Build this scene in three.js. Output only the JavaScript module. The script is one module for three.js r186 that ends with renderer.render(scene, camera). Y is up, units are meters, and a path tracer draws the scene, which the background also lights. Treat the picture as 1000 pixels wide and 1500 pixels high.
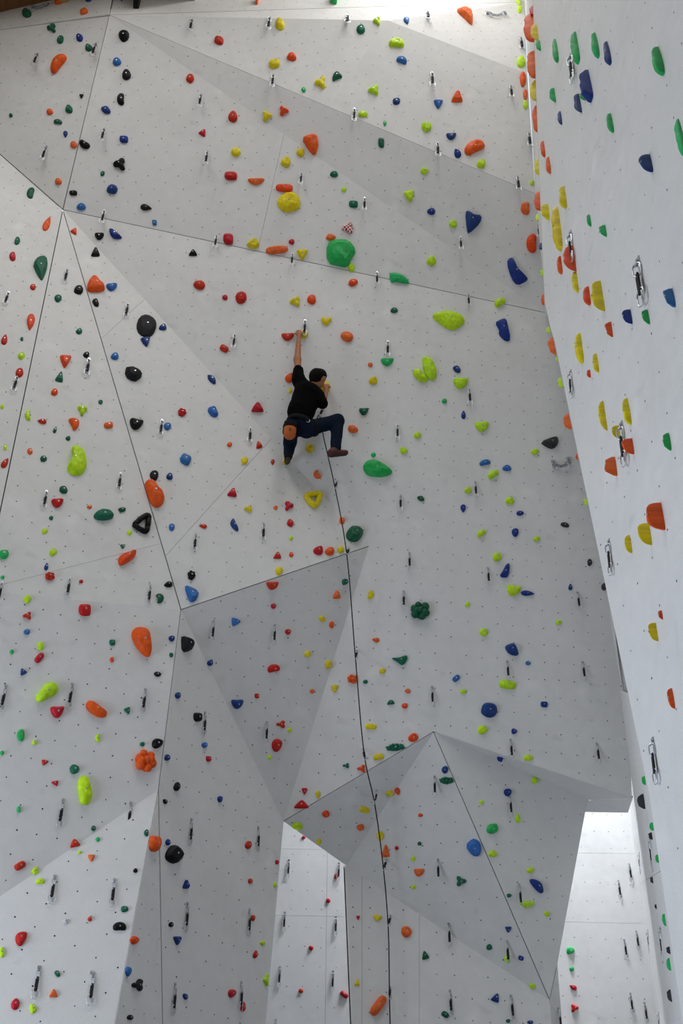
import * as THREE from 'three';
import { mergeGeometries, toCreasedNormals } from 'three/addons/utils/BufferGeometryUtils.js';
import { RectAreaLightUniformsLib } from 'three/addons/lights/RectAreaLightUniformsLib.js';
import { ImprovedNoise } from 'three/addons/math/ImprovedNoise.js';

// ------------------------------------------------------------------ camera, sky, light, exposure
const V3 = (x, y, z) => new THREE.Vector3(x, y, z);
const scene = new THREE.Scene();
const FOCAL = 1500, EYE = V3(0, 1.6, 0);
// the vertical vanishing point of the photograph gives pitch and roll
const UPC = V3(80, 2150, -FOCAL).normalize();
const FWC = V3(0, 0, -1).addScaledVector(UPC, UPC.z).normalize();
const RTC = FWC.clone().cross(UPC);
const toWorld = v => V3(v.dot(RTC), v.dot(UPC), -v.dot(FWC));
const camera = new THREE.PerspectiveCamera(2 * Math.atan(750 / FOCAL) * 180 / Math.PI, 1000 / 1500, 0.05, 200);
camera.position.copy(EYE);
camera.quaternion.setFromRotationMatrix(new THREE.Matrix4().makeBasis(toWorld(V3(1, 0, 0)), toWorld(V3(0, 1, 0)), toWorld(V3(0, 0, 1))));
const renderer = new THREE.WebGLRenderer();
renderer.toneMapping = THREE.LinearToneMapping;
renderer.toneMappingExposure = 1.0;
renderer.shadowMap.enabled = true;
scene.background = new THREE.Color(0.80, 0.90, 1.0);
RectAreaLightUniformsLib.init();
function unseenDaylight(w, h, color, intensity, at, to) {
  const l = new THREE.RectAreaLight(color, intensity, w, h);
  l.position.copy(at); l.lookAt(to); l.castShadow = true; scene.add(l);
}
// daylight from out of view: two roof lights, a low side window, a roof light behind the structure
unseenDaylight(3.4, 5.7, new THREE.Color(1.0, 0.985, 0.955), 4.5, V3(-4.2, 16.15, -3.0), V3(-4.2, 0, -3.0));  // unseen roof light, placed to light the overhang and outer panels
unseenDaylight(1.4, 9.4, new THREE.Color(1.0, 0.985, 0.955), 7.0, V3(0.9, 18.35, -4.0), V3(0.9, 0, -4.0));  // unseen roof light, placed to light the topmost panels
unseenDaylight(4.0, 4.4, new THREE.Color(0.79, 0.89, 1.05), 4.9, V3(-5.5, 2.7, -5.2), V3(0, 2.7, -5.2));  // unseen low window, placed to light the near side wall and lowest slab
unseenDaylight(2.4, 2.0, new THREE.Color(0.87, 0.93, 1.02), 56, V3(3.0, 11.4, -13.7), V3(3.0, 0, -13.7));  // unseen roof light, placed to light the back wall

// ------------------------------------------------------------------ helpers
let seed = 11;
const rnd = () => { seed = (seed * 1664525 + 1013904223) >>> 0; return seed / 4294967296; };
const noise = new ImprovedNoise();
const dirOf = (x, y) => toWorld(V3(x - 500, 750 - y, -FOCAL)).normalize();
const atDepth = (x, y, D) => { const d = dirOf(x, y); return EYE.clone().addScaledVector(d, -D / d.z); };
const planeOf = (a, b, c) => { const p = new THREE.Plane().setFromCoplanarPoints(a, b, c); if (p.distanceToPoint(EYE) < 0) p.negate(); return p; };
const onPlane = (x, y, p) => { const d = dirOf(x, y); return EYE.clone().addScaledVector(d, -p.distanceToPoint(EYE) / p.normal.dot(d)); };
const project = p => {
  const q = p.clone().sub(EYE), c = V3(q.x * RTC.x + q.y * UPC.x - q.z * FWC.x, q.x * RTC.y + q.y * UPC.y - q.z * FWC.y, q.x * RTC.z + q.y * UPC.z - q.z * FWC.z);
  return [500 + FOCAL * c.x / -c.z, 750 - FOCAL * c.y / -c.z];
};
const names = {};
const numbered = n => { const k = names[n] = (names[n] ?? -1) + 1; return k ? `${n}_${String(k).padStart(3, '0')}` : n; };
function mesh(name, geo, mat, parent) {
  const m = new THREE.Mesh(geo, mat); m.name = name; m.castShadow = m.receiveShadow = true; parent.add(m); return m;
}
function structure(name, geo, mat) {
  const o = geo ? new THREE.Mesh(geo, mat) : new THREE.Group();
  o.name = name; o.castShadow = o.receiveShadow = true; scene.add(o); o.userData.kind = 'structure'; return o;
}
function thing(name, label, category, group) {
  const o = new THREE.Group(); o.name = numbered(name); scene.add(o); o.userData = { label, category };
  if (group) o.userData.group = group; return o;
}
function geoFrom(pos, idx, uv) {
  const g = new THREE.BufferGeometry();
  g.setAttribute('position', new THREE.Float32BufferAttribute(pos, 3));
  g.setAttribute('uv', new THREE.Float32BufferAttribute(uv ?? new Array(pos.length / 3 * 2).fill(0), 2));
  g.setIndex(idx); g.computeVertexNormals(); return g;
}
const box = (w, h, d, x = 0, y = 0, z = 0) => new THREE.BoxGeometry(w, h, d).translate(x, y, z);
function tube(pts, r, seg = 24, rad = 6, closed = false) {
  return new THREE.TubeGeometry(new THREE.CatmullRomCurve3(pts, closed, 'centripetal'), seg, r, rad, closed);
}

// ------------------------------------------------------------------ materials
function noiseTexture(size, f, srgb, repeat) {
  const d = new Uint8Array(size * size * 4);
  for (let y = 0; y < size; y++) for (let x = 0; x < size; x++) {
    const c = f(x / size, y / size, x, y), i = (y * size + x) * 4;
    for (let k = 0; k < 3; k++) d[i + k] = Math.max(0, Math.min(255, Array.isArray(c) ? c[k] : c));
    d[i + 3] = 255;
  }
  const t = new THREE.DataTexture(d, size, size); t.magFilter = THREE.LinearFilter; t.minFilter = THREE.LinearFilter;
  t.wrapS = t.wrapT = THREE.RepeatWrapping; if (srgb) t.colorSpace = THREE.SRGBColorSpace;
  if (repeat) t.repeat.set(repeat, repeat); t.needsUpdate = true; return t;
}
const per = (u, v, f, s) => { // tileable noise
  const n = (a, b) => noise.noise(a * f, b * f, s);
  return n(u, v) * (1 - u) * (1 - v) + n(u - 1, v) * u * (1 - v) + n(u, v - 1) * (1 - u) * v + n(u - 1, v - 1) * u * v;
};
// sanded paint: even colour, fine speckle, chalk dust and rubber scuffs
const paintTex = noiseTexture(1024, (u, v, x, y) => {
  const coarse = per(u, v, 5, 1.3), mid = per(u, v, 22, 4.1), speck = rnd() - 0.5;
  const scuff = Math.max(0, per(u, v, 14, 9.7) - 0.36) * 60, chalk = Math.max(0, per(u, v, 9, 17.2) - 0.3) * 26;
  const b = 224 + coarse * 7 + mid * 5 + speck * 15 - scuff + chalk;
  return [b, b - 1, b - 3];
}, true, 0.4);
const paintBump = noiseTexture(512, () => 90 + rnd() * 150, false, 2);
const holdTex = noiseTexture(256, (u, v) => 232 + per(u, v, 6, 3.1) * 34 + per(u, v, 24, 7.7) * 20 + (rnd() - .5) * 14, true, 4);
const holdBump = noiseTexture(256, (u, v) => 128 + per(u, v, 30, 2.2) * 90 + (rnd() - .5) * 80, false, 6);
const M = {
  paint: new THREE.MeshStandardMaterial({ map: paintTex, bumpMap: paintBump, bumpScale: 0.0012, roughness: 0.86 }),
  backing: new THREE.MeshStandardMaterial({ color: 0x2a2622, roughness: 0.95 }),
  hole: new THREE.MeshStandardMaterial({ color: 0x1b1b1c, roughness: 0.7, metalness: 0.3 }),
  steel: new THREE.MeshStandardMaterial({ color: 0xb9bcc0, roughness: 0.32, metalness: 0.95 }),
  alu: new THREE.MeshStandardMaterial({ color: 0xd9dce0, roughness: 0.3, metalness: 0.75 }),
  sling: new THREE.MeshStandardMaterial({ color: 0x17161a, roughness: 0.9 }),
  rope: new THREE.MeshStandardMaterial({ color: 0x14151a, roughness: 0.9 }),
  plaster: new THREE.MeshStandardMaterial({ color: 0xa8a49c, roughness: 0.9 }),
  floor: new THREE.MeshStandardMaterial({ color: 0x4b5058, roughness: 0.8 }),
  timber: new THREE.MeshStandardMaterial({ color: 0x7a5024, roughness: 0.7 }),
  beam: new THREE.MeshStandardMaterial({ color: 0xb58a48, roughness: 0.7 }),
  frame: new THREE.MeshStandardMaterial({ color: 0x55585c, roughness: 0.5, metalness: 0.4 }),
  glass: new THREE.MeshPhysicalMaterial({ color: 0xffffff, transmission: 1, roughness: 0.02, thickness: 0, ior: 1.5 }),
};
const HOLD = { // [word, srgb]
  R: ['red', 0xd4140c], O: ['orange', 0xff6004], Y: ['yellow', 0xfbe306], L: ['lime green', 0xd2fd12], G: ['dark green', 0x04694a],
  E: ['bright green', 0x20c264], B: ['blue', 0x103a8a], C: ['pale blue', 0x2f74c0], K: ['black', 0x08080a], A: ['charcoal', 0x3c3d40], W: ['off-white', 0xc9cbcf],
};
const holdMats = {};
for (const k in HOLD) holdMats[k] = [0, 1, 2].map(i => {
  const c = new THREE.Color(HOLD[k][1]); c.offsetHSL((i - 1) * 0.006, 0, (i - 1) * 0.012);
  return new THREE.MeshPhysicalMaterial({ specularIntensity: k === 'K' || k === 'A' ? 0.45 : 0.7, color: c, map: holdTex, bumpMap: holdBump, bumpScale: 0.0015, roughness: 0.48 + 0.06 * i });
});

// ------------------------------------------------------------------ the climbing structure: vertices
const P = {};
const put = (id, x, y, D) => P[id] = D.isPlane ? onPlane(x, y, D) : atDepth(x, y, D);
const mid = (id, a, b, t) => P[id] = P[a].clone().lerp(P[b], t);
const toFloor = (id, a, b, y = 0) => { const A = P[a], B = P[b]; P[id] = A.clone().lerp(B, (A.y - y) / (A.y - B.y)); };
// the big overhanging panel: depth shrinks with height
const overhang = (() => { const n = V3(0.1, -0.2, 1).normalize(); const p = new THREE.Plane().setFromNormalAndCoplanarPoint(n, V3(0, 1.6, -11.8)); return p; })();
put('C', 92, 307, overhang); put('R1', 799, 458, overhang); put('R1b', 822, 500, overhang); put('R2', 921, 1012, overhang); put('J', 926, 1170, overhang);
put('H', 635, 1072, overhang); put('G', 415, 1203, overhang); put('F', 540, 800, overhang);
put('E', 265, 893, 9.5); put('A', 160, 22, 8.0);
put('R0', 784, 284, 9.15); put('TR', 768, 3, 8.6);
mid('S1', 'A', 'R0', 0.52); mid('S2', 'TR', 'R0', 0.36);
{ const m = planeOf(P.A, P.TR, P.R0); put('V1', 568, 30, m); P.V1.z += 0.2; P.V1 = atDepth(568, 30, -P.V1.z); put('S2', 772, 108, planeOf(P.S1, P.R0, P.V1)); }
// top strip
put('AT', 167, -22, 7.95); put('ATx', 190, -140, 8.3); put('TRT', 770, -160, 9.2);
put('LT0', 0, 18, 8.3); put('LTm', -150, 54, 8.62); put('LS', -150, 64, 8.6); 
// outer panels
put('LA', -150, 94, 8.7); put('LB', -150, 860, 8.3);
{ const p = planeOf(P.C, P.LA, P.LB); put('LC', -24, 866, p); put('LB', -300, 850, p); }
put('EE', 232, 1157, 9.5);
{ const p = planeOf(P.E, P.LC, P.EE); put('LD', -300, 858, p); put('LE', -300, 1515, p); }
put('EB', 168, 1500, 9.0);
{ const p = planeOf(P.EE, P.LE, P.EB); put('LF', -300, 1600, p); }
toFloor('EBf', 'EE', 'EB'); toFloor('LFf', 'LE', 'LF');
// recessed pillar
{ const p = planeOf(P.E, P.G, P.EE); put('GB', 389, 1500, p); put('QS', 238, 1500, p); }
toFloor('GBf', 'G', 'GB'); toFloor('QSf', 'EE', 'QS');
// buttress
put('I', 507, 1268, 11.65); put('L', 805, 1465, 12.0); put('K', 862, 1172, 11.75);
{ const p = planeOf(P.H, P.K, P.L); put('K2', 857, 1188, p); put('X1', 816, 1412, p); }
put('IB', 517, 1500, 11.6);
{ const p = planeOf(P.I, P.L, P.IB); put('LBt', 808, 1500, p); }
put('X2', 823, 1500, 12.2);
toFloor('IBf', 'I', 'IB'); toFloor('LBf', 'L', 'LBt'); toFloor('X2f', 'X1', 'X2');
// side wall and back wall
const BACK = 15.2;
const backPlane = new THREE.Plane(V3(0, 0, 1), BACK);
put('WC', 922, 1190, BACK);
put('WB', 938, 1500, BACK); put('S4', 920, 1189, 11.65);
const sidePlane = planeOf(P.J.clone().add(V3(0.02, 0, 0)), P.WC, P.WC.clone().add(V3(0, -1, 0))); toFloor('WBf', 'WC', 'WB');
// near side wall: a steep plane running past the camera
const nearPlane = planeOf(atDepth(920, 1020, 5.7), atDepth(1000, 1500, 5.55), atDepth(797, 440, 6.5));
const rim = [[776, -90], [780, 0], [789, 250], [797, 440], [803, 470], [812, 500], [862, 740], [918, 1008], [950, 1160], [1000, 1500]].map(([x, y]) => onPlane(x, y, nearPlane));

// ------------------------------------------------------------------ panels
const facets = [];
const HARD = new Set();
const seam = (...ids) => { for (let i = 0; i + 1 < ids.length; i++) { HARD.add(ids[i] + '-' + ids[i + 1]); HARD.add(ids[i + 1] + '-' + ids[i]); } };
seam('LS', 'A', 'TR'); seam('A', 'AT'); seam('A', 'ATx'); seam('A', 'C'); seam('A', 'S1', 'R0'); seam('LA', 'C', 'R1'); seam('C', 'LC'); seam('C', 'E', 'F');
seam('E', 'EE', 'EB'); seam('EE', 'QSf'); seam('G', 'H', 'J'); seam('H', 'L'); seam('L', 'X1'); seam('L', 'LBf'); seam('R2', 'J'); seam('K', 'J');
const SEAM_GAP = 0.0062, JOINT_GAP = 0.0016;
const wallFront = structure('wall_front'), wallRight = structure('wall_right'), wallSide = structure('wall_side'), wallRear = structure('wall_rear');
const inside = (q, poly) => {
  let c = false;
  for (let i = 0, j = poly.length - 1; i < poly.length; j = i++) {
    const a = poly[i], b = poly[j];
    if (a.y > q.y !== b.y > q.y && q.x < (b.x - a.x) * (q.y - a.y) / (b.y - a.y) + a.x) c = !c;
  }
  return c;
};
const edgeDistance = (q, poly) => Math.min(...poly.map((a, i) => {
  const b = poly[(i + 1) % poly.length], d = b.clone().sub(a), t = Math.max(0, Math.min(1, q.clone().sub(a).dot(d) / d.lengthSq()));
  return a.clone().addScaledVector(d, t).distanceTo(q);
}));
function insetPoly(poly, gaps) {
  const n = poly.length, area = THREE.ShapeUtils.area(poly) > 0 ? 1 : -1;
  const lines = poly.map((a, i) => {
    const b = poly[(i + 1) % n], d = b.clone().sub(a).normalize(), nn = new THREE.Vector2(-d.y, d.x).multiplyScalar(area * gaps[i]);
    return { p: a.clone().add(nn), d };
  });
  return poly.map((a, i) => {
    const l = lines[(i + n - 1) % n], m = lines[i], cr = l.d.x * m.d.y - l.d.y * m.d.x;
    if (Math.abs(cr) < 1e-4) return m.p.clone();
    const w = m.p.clone().sub(l.p), t = (w.x * m.d.y - w.y * m.d.x) / cr;
    return l.p.clone().addScaledVector(l.d, t);
  });
}
function splitPoly(piece, a, b) {
  const side = q => (b.x - a.x) * (q.y - a.y) - (b.y - a.y) * (q.x - a.x), out = [{ poly: [], gaps: [] }, { poly: [], gaps: [] }];
  const { poly, gaps } = piece, n = poly.length;
  for (let i = 0; i < n; i++) {
    const p = poly[i], q = poly[(i + 1) % n], sp = side(p), sq = side(q), w = sp >= 0 ? 0 : 1;
    out[w].poly.push(p); out[w].gaps.push(gaps[i]);
    if (sp >= 0 !== sq >= 0) {
      const x = p.clone().lerp(q, sp / (sp - sq));
      out[w].poly.push(x); out[w].gaps.push(JOINT_GAP);
      out[1 - w].poly.push(x.clone()); out[1 - w].gaps.push(gaps[i]);
    }
  }
  return out.filter(o => o.poly.length > 2);
}
const backings = new Map();
function facet(id, ids, where, { words, holes = 0.2, turn = 0, joints = [], wall = wallFront, thick = 0.02, face, gapAt } = {}) {
  const pts = ids.map(k => k.isVector3 ? k : P[k]);
  const n = V3(0, 0, 0);
  for (let i = 0; i < pts.length; i++) n.add(pts[i].clone().sub(pts[0]).cross(pts[(i + 1) % pts.length].clone().sub(pts[0])));
  n.normalize();
  const c = pts.reduce((a, p) => a.add(p), V3(0, 0, 0)).divideScalar(pts.length);
  if (n.dot(face ?? EYE.clone().sub(c)) < 0 && where !== 'away') n.negate();
  const u = V3(0, 1, 0).cross(n).normalize(), v = n.clone().cross(u);
  const flat = p => { const q = p.clone().sub(c); return new THREE.Vector2(q.dot(u), q.dot(v)); };
  const lift = (q, h = 0) => c.clone().addScaledVector(u, q.x).addScaledVector(v, q.y).addScaledVector(n, h);
  const poly = pts.map(flat);
  const plane = new THREE.Plane().setFromNormalAndCoplanarPoint(n, c);
  const f = { id, words: words ?? id, n, u, v, c, flat, lift, poly, plane };
  facets.push(f);
  let pieces = [{ poly, gaps: ids.map((k, i) => HARD.has(k + '-' + ids[(i + 1) % ids.length]) ? SEAM_GAP : gapAt?.includes(i) ? 0.011 : 0) }];
  for (const [x0, y0, x1, y1] of joints) {
    const a = flat(onPlane(x0, y0, plane)), b = flat(onPlane(x1, y1, plane));
    pieces = pieces.flatMap(p => splitPoly(p, a, b));
  }
  for (const piece of pieces) {
    let q = insetPoly(piece.poly, piece.gaps);
    if (THREE.ShapeUtils.area(q) < 0) q = q.reverse();
    const pos = [], uv = [], idx = [], N = q.length;
    const shift = facets.length * 0.37;
    const add = (w, h) => { const p = lift(w, h); pos.push(p.x, p.y, p.z); uv.push(w.x + shift, w.y + shift * 1.7); };
    for (const w of q) add(w, 0);
    for (const [a, b, d] of THREE.ShapeUtils.triangulateShape(q, [])) idx.push(a, b, d);
    for (let i = 0; i < N; i++) { // the edges of the board
      const k = pos.length / 3; add(q[i], 0); add(q[(i + 1) % N], 0); add(q[i], -thick); add(q[(i + 1) % N], -thick);
      idx.push(k, k + 2, k + 1, k + 1, k + 2, k + 3);
    }
    const panel = mesh('panel', geoFrom(pos, idx, uv), M.paint, wall);
    if (holes) {
      const hp = [], hi = [], co = Math.cos(turn), si = Math.sin(turn), R = 40;
      for (let i = -R; i <= R; i++) for (let j = -R; j <= R; j++) {
        const w = new THREE.Vector2((i * co - j * si) * holes * 0.93 + 0.02 * (rnd() - .5), (i * si + j * co) * holes * 1.06 + 0.02 * (rnd() - .5));
        if (!inside(w, q) || edgeDistance(w, q) < 0.035 || rnd() < 0.04) continue;
        const r = 0.0054 + rnd() * 0.0026, k = hp.length / 3;
        for (let e = 0; e < 6; e++) { const p = lift(new THREE.Vector2(w.x + r * Math.cos(e * Math.PI / 3), w.y + r * Math.sin(e * Math.PI / 3)), 0.0011); hp.push(p.x, p.y, p.z); }
        hi.push(k, k + 1, k + 2, k, k + 2, k + 3, k, k + 3, k + 4, k, k + 4, k + 5);
      }
      if (hi.length) mesh('bolt_holes', geoFrom(hp, hi), M.hole, panel).userData.kind = 'stuff';
    }
  }
  const bp = [], bi = [];
  const tri = THREE.ShapeUtils.triangulateShape(poly.slice(), []);
  for (const w of poly) { const p = lift(w, -thick - 0.012); bp.push(p.x, p.y, p.z); }
  for (const t of tri) bi.push(...t);
  if (!backings.has(wall)) backings.set(wall, []);
  backings.get(wall).push(geoFrom(bp, bi));
  return f;
}
facet('L0', ['LTm', 'LS', 'A', 'AT', 'LT0'], 0, { words: 'strip under the timber roof' });
facet('T0', ['A', 'TR', 'TRT'], 0, { words: 'bright top strip' });
facet('T1', ['A', 'TRT', 'ATx'], 0, { words: 'bright top strip' });
facet('L1', ['LS', 'LA', 'C', 'A'], 0, { words: 'slanting panel under the timber roof', turn: -0.25 });
facet('L2', ['LA', 'LB', 'LC', 'C'], 0, { words: 'tall outer panel', turn: -0.2 });
facet('L3', ['C', 'LC', 'E'], 0, { words: 'long tapering panel', turn: 0.06, joints: [[0, 857, 240, 795]] });
facet('L4', ['E', 'LC', 'LD', 'LE', 'EE'], 0, { words: 'grey slab panel' });
facet('L5', ['EE', 'LE', 'LF', 'LFf', 'EBf', 'EB'], 0, { words: 'lowest pale slab', turn: -0.32 });
facet('M1a', ['A', 'S1', 'V1'], 0, { words: 'topmost triangle', turn: 0.3 });
facet('M1c', ['V1', 'S2', 'TR'], 0, { words: 'topmost triangle', turn: 0.3 });
facet('M1d', ['A', 'V1', 'TR'], 0, { words: 'topmost triangle', turn: 0.3 });
facet('M1b', ['V1', 'S1', 'R0', 'S2'], 0, { words: 'shaded kite-shaped panel', turn: -0.5 });
facet('M2a', ['A', 'R1', 'R0'], 0, { words: 'upper slanting band', turn: 0.3 });
facet('M2b', ['A', 'C', 'R1'], 0, { words: 'wide upper triangle', turn: 0.55, joints: [[401, 262, 381, 352]] });
facet('M3', ['C', 'F', 'G', 'H', 'J', 'R2', 'R1b', 'R1'], 0, { words: 'big overhang' });
facet('M4', ['C', 'E', 'F'], 0, { words: 'bluish triangular panel', turn: -0.06, joints: [[155, 490, 210, 440], [332, 715, 395, 645]] });
facet('QF', ['E', 'G', 'F'], 0, { words: 'dark leaning triangle', turn: -0.1 });
facet('Q1', ['E', 'EE', 'QSf', 'GBf', 'GB', 'G'], 0, { words: 'recessed grey pillar', turn: -0.03 });
facet('Q2', ['EE', 'EB', 'EBf', 'QSf'], 0, { words: 'narrow grey wedge' });
facet('P5', ['G', 'I', 'H'], 0, { words: 'dark underside', turn: 0.4 });
facet('P3', ['H', 'I', 'L'], 0, { words: 'pointed buttress', turn: 0.1 });
facet('P2', ['H', 'L', 'X1', 'K2', 'K'], 0, { words: 'shaded flank of the buttress', turn: 0.2 });
facet('P1', ['H', 'K', 'J'], 0, { words: 'narrow underside', holes: 0 });
facet('P0', ['K', 'K2', 'S4'], 0, { words: 'lip of the opening', holes: 0 });
facet('P7', ['K', 'S4', 'J'], 0, { words: 'lip of the opening', holes: 0 });
facet('P4', ['I', 'IBf', 'LBf', 'L'], 0, { words: 'buttress foot', joints: [[614, 1345, 614, 1500], [530, 1390, 530, 1500]] });
facet('P6', ['L', 'X2', 'X1'], 0, { words: 'edge of the buttress', holes: 0 });
facet('P8', ['L', 'LBf', 'X2f'], 0, { words: 'edge of the buttress', holes: 0 });
facet('P9', ['L', 'X2f', 'X2'], 0, { words: 'edge of the buttress', holes: 0 });
// returns of pillar and buttress, running back behind the structure
const back = (k, dx, dz = 1.6) => P[k].clone().add(V3(dx, 0, -dz));
facet('Bp', ['G', 'GBf', back('GBf', -0.45), back('G', -0.45)], 'away', { holes: 0 });
facet('Bq', ['I', 'IBf', back('IBf', 0.3), back('I', 0.3)], 'away', { holes: 0 });
facet('Br', ['K2', 'X1', back('X1', -0.25), back('K2', -0.25)], 'away', { holes: 0 });
facet('Bs', ['X1', 'X2f', back('X2f', -0.25), back('X1', -0.25)], 'away', { holes: 0 });
// side wall (behind) and its corner with the back wall
{
  const at = (x, y, z) => { const n = sidePlane.normal; return V3(-(sidePlane.constant + n.y * y + n.z * z) / n.x, y, z); };
  facet('W', [at(0, 11.6, -BACK), at(0, 0, -BACK), at(0, 0, -5.75), at(0, 4.3, -5.8), at(0, P.R2.y, P.R2.z), at(0, 11.6, -10.0)], 0, { words: 'shaded side wall', wall: wallSide, joints: [[922, 1303, 952, 1285]], thick: 0.03 });
  P.Wt = at(0, 11.6, -BACK); P.Wf = at(0, 0, -BACK);
}
// back wall
facet('Z', [V3(-6, 0, -BACK), P.Wf, P.Wt, V3(-6, 11.6, -BACK)], 0, { words: 'bright back wall', wall: wallRear, holes: 0.24, joints: [[300, 1338, 900, 1352], [300, 1242, 900, 1250], [480, 1200, 476, 1500]], thick: 0.03 });
// near side wall and its return
{
  const f = onPlane(1000, 1500, nearPlane), lo = V3(f.x, 0, f.z), hi = rim[0].clone().add(V3(0, 6, 0.3));
  const n = nearPlane.normal, at = (y, z) => V3(-(nearPlane.constant + n.y * y + n.z * z) / n.x, y, z);
  hi.copy(at(20, -5.2)); lo.copy(at(0, f.z));
  facet('N', [hi, ...rim, lo, at(0, 8), at(20, 8)], 0, { words: 'near side wall', wall: wallRight, holes: 0.3, thick: 0.03, gapAt: [0, 1, 2, 3, 4] });
  const pairs = [[hi, P.TRT], [rim[1], P.TR], [rim[2], P.R0], [rim[3], P.R1], [rim[5], P.R1b], [rim[7], P.R2.clone()]];
  for (let i = 0; i + 1 < pairs.length; i++) {
    const [a, A] = pairs[i], [b, B] = pairs[i + 1];
    facet('S' + i, [a, b, B], 0, { words: 'narrow return of the near side wall', wall: wallRight, holes: 0, face: V3(-1, 0, 0) });
    facet('S' + i + 'b', [a, B, A], 0, { words: 'narrow return of the near side wall', wall: wallRight, holes: 0, face: V3(-1, 0, 0) });
  }
}
for (const [wall, list] of backings) mesh('backing', mergeGeometries(list), M.backing, wall);

// ------------------------------------------------------------------ the hall: floor, roof with unseen roof lights, outer walls
structure('floor', box(17, 0.3, 24, 0.2, -0.151, -3.6), M.floor);
const SLOPE = 0.135, roofY = x => 16.16 + SLOPE * (x + 5.32), tilt = Math.atan(SLOPE);
const ceiling = structure('ceiling');
const RAISED = 1.5; // roof over the right half, out of view, raised to clear and light the top strip
function roofBox(name, x0, x1, z0, z1, lowEdge, thick, mat) {
  if (x0 > -2.5) lowEdge += RAISED;
  const cx = (x0 + x1) / 2, g = box((x1 - x0) / Math.cos(tilt), thick, z1 - z0, 0, lowEdge + thick / 2, 0);
  g.rotateZ(tilt); g.translate(cx, roofY(cx), (z0 + z1) / 2); return mesh(name, g, mat, ceiling);
}
const SKY = [[-5.95, -2.45, -5.9, -0.1], [0.15, 1.65, -8.8, 1.0]]; // openings of the two unseen roof lights, placed to light the walls
for (const [x0, x1, z0, z1] of [[-8.7, -5.95, -9.9, 8.6], [-2.45, 0.15, -9.9, 8.6], [1.65, 8.4, -9.9, 8.6], [-5.95, -2.45, -9.9, -5.9], [-5.95, -2.45, -0.1, 8.6], [0.15, 1.65, -9.9, -8.8], [0.15, 1.65, 1.0, 8.6]]) roofBox('roof_slab', x0, x1, z0, z1, 0.06, 0.25, M.plaster);
for (let i = 0; i < 30; i++) roofBox('plank', -8.6 + i * 0.2, -8.6 + i * 0.2 + 0.194, -8.95, -6.0, 0.03 + 0.004 * (i % 3), 0.025, M.timber);
for (let i = 0; i < 5; i++) roofBox('beam', -7.9 + i * 1.16, -7.9 + i * 1.16 + 0.12, -8.9, -6.0, -0.16, 0.19, M.beam);
mesh('fascia', box(0.1, 1.9, 18.5, -2.5, 17.35, -0.65), M.plaster, ceiling);
for (const [x0, x1, z0, z1] of SKY) {
  roofBox('unseen_roof_light_glass', x0, x1, z0, z1, 0.2, 0.01, M.glass);
  for (let i = 0; i <= 5; i++) { const z = z0 + (z1 - z0) * i / 5; roofBox('unseen_roof_light_bar', x0, x1, z - 0.03, z + 0.03, 0.14, 0.08, M.frame); }
}
// left side, out of view: low wall with a window placed to light the near wall, a ledge and the upper wall set back
const wl = structure('unseen_wall_left'), X = -5.7;
for (const [y0, y1, z0, z1] of [[0, 0.4, -9.9, 8.6], [5.0, 5.6, -9.9, 8.6], [0.4, 5.0, -9.9, -7.3], [0.4, 5.0, -3.1, 8.6]]) mesh('wall_slab', box(0.2, y1 - y0, z1 - z0, X - 0.1, (y0 + y1) / 2, (z0 + z1) / 2), M.plaster, wl);
mesh('ledge', box(2.9, 0.2, 18.5, X - 1.5, 5.5, -0.65), M.plaster, wl);
mesh('wall_slab', box(0.2, 11.2, 18.5, -8.6, 11.0, -0.65), M.plaster, wl);
const win = structure('unseen_window_1');
mesh('pane', box(0.012, 4.6, 4.2, X - 0.1, 2.7, -5.2), M.glass, win);
for (let i = 0; i <= 3; i++) mesh('mullion', box(0.08, 4.6, 0.06, X - 0.08, 2.7, -7.27 + i * 1.38), M.frame, win);
for (const y of [0.43, 2.7, 4.97]) mesh('transom', box(0.08, 0.06, 4.2, X - 0.08, y, -5.2), M.frame, win);
structure('wall_back', box(17, 20.5, 0.2, -0.1, 10.25, 8.5), M.plaster);
structure('wall_outer', box(4.2, 17, 0.2, -6.5, 8.5, -9.95), M.plaster);
structure('wall_hidden', box(0.2, 11.6, 5.8, -6.0, 5.8, -12.3), M.plaster);
// roof behind the structure with an unseen roof light, placed to light the back wall
const rr = structure('ceiling_rear');
for (const [x0, x1, z0, z1] of [[-6, 1.7, -15.2, -10.5], [4.3, 6, -15.2, -10.5], [1.7, 4.3, -15.2, -14.8], [1.7, 4.3, -12.6, -10.5]]) mesh('roof_slab', box(x1 - x0, 0.2, z1 - z0, (x0 + x1) / 2, 11.6, (z0 + z1) / 2), M.plaster, rr);
mesh('unseen_roof_light_glass', box(2.6, 0.012, 2.2, 3.0, 11.62, -13.7), M.glass, rr);
for (let i = 0; i <= 3; i++) mesh('unseen_roof_light_bar', box(0.06, 0.1, 2.2, 1.7 + i * 2.6 / 3, 11.62, -13.7), M.frame, rr);


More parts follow.
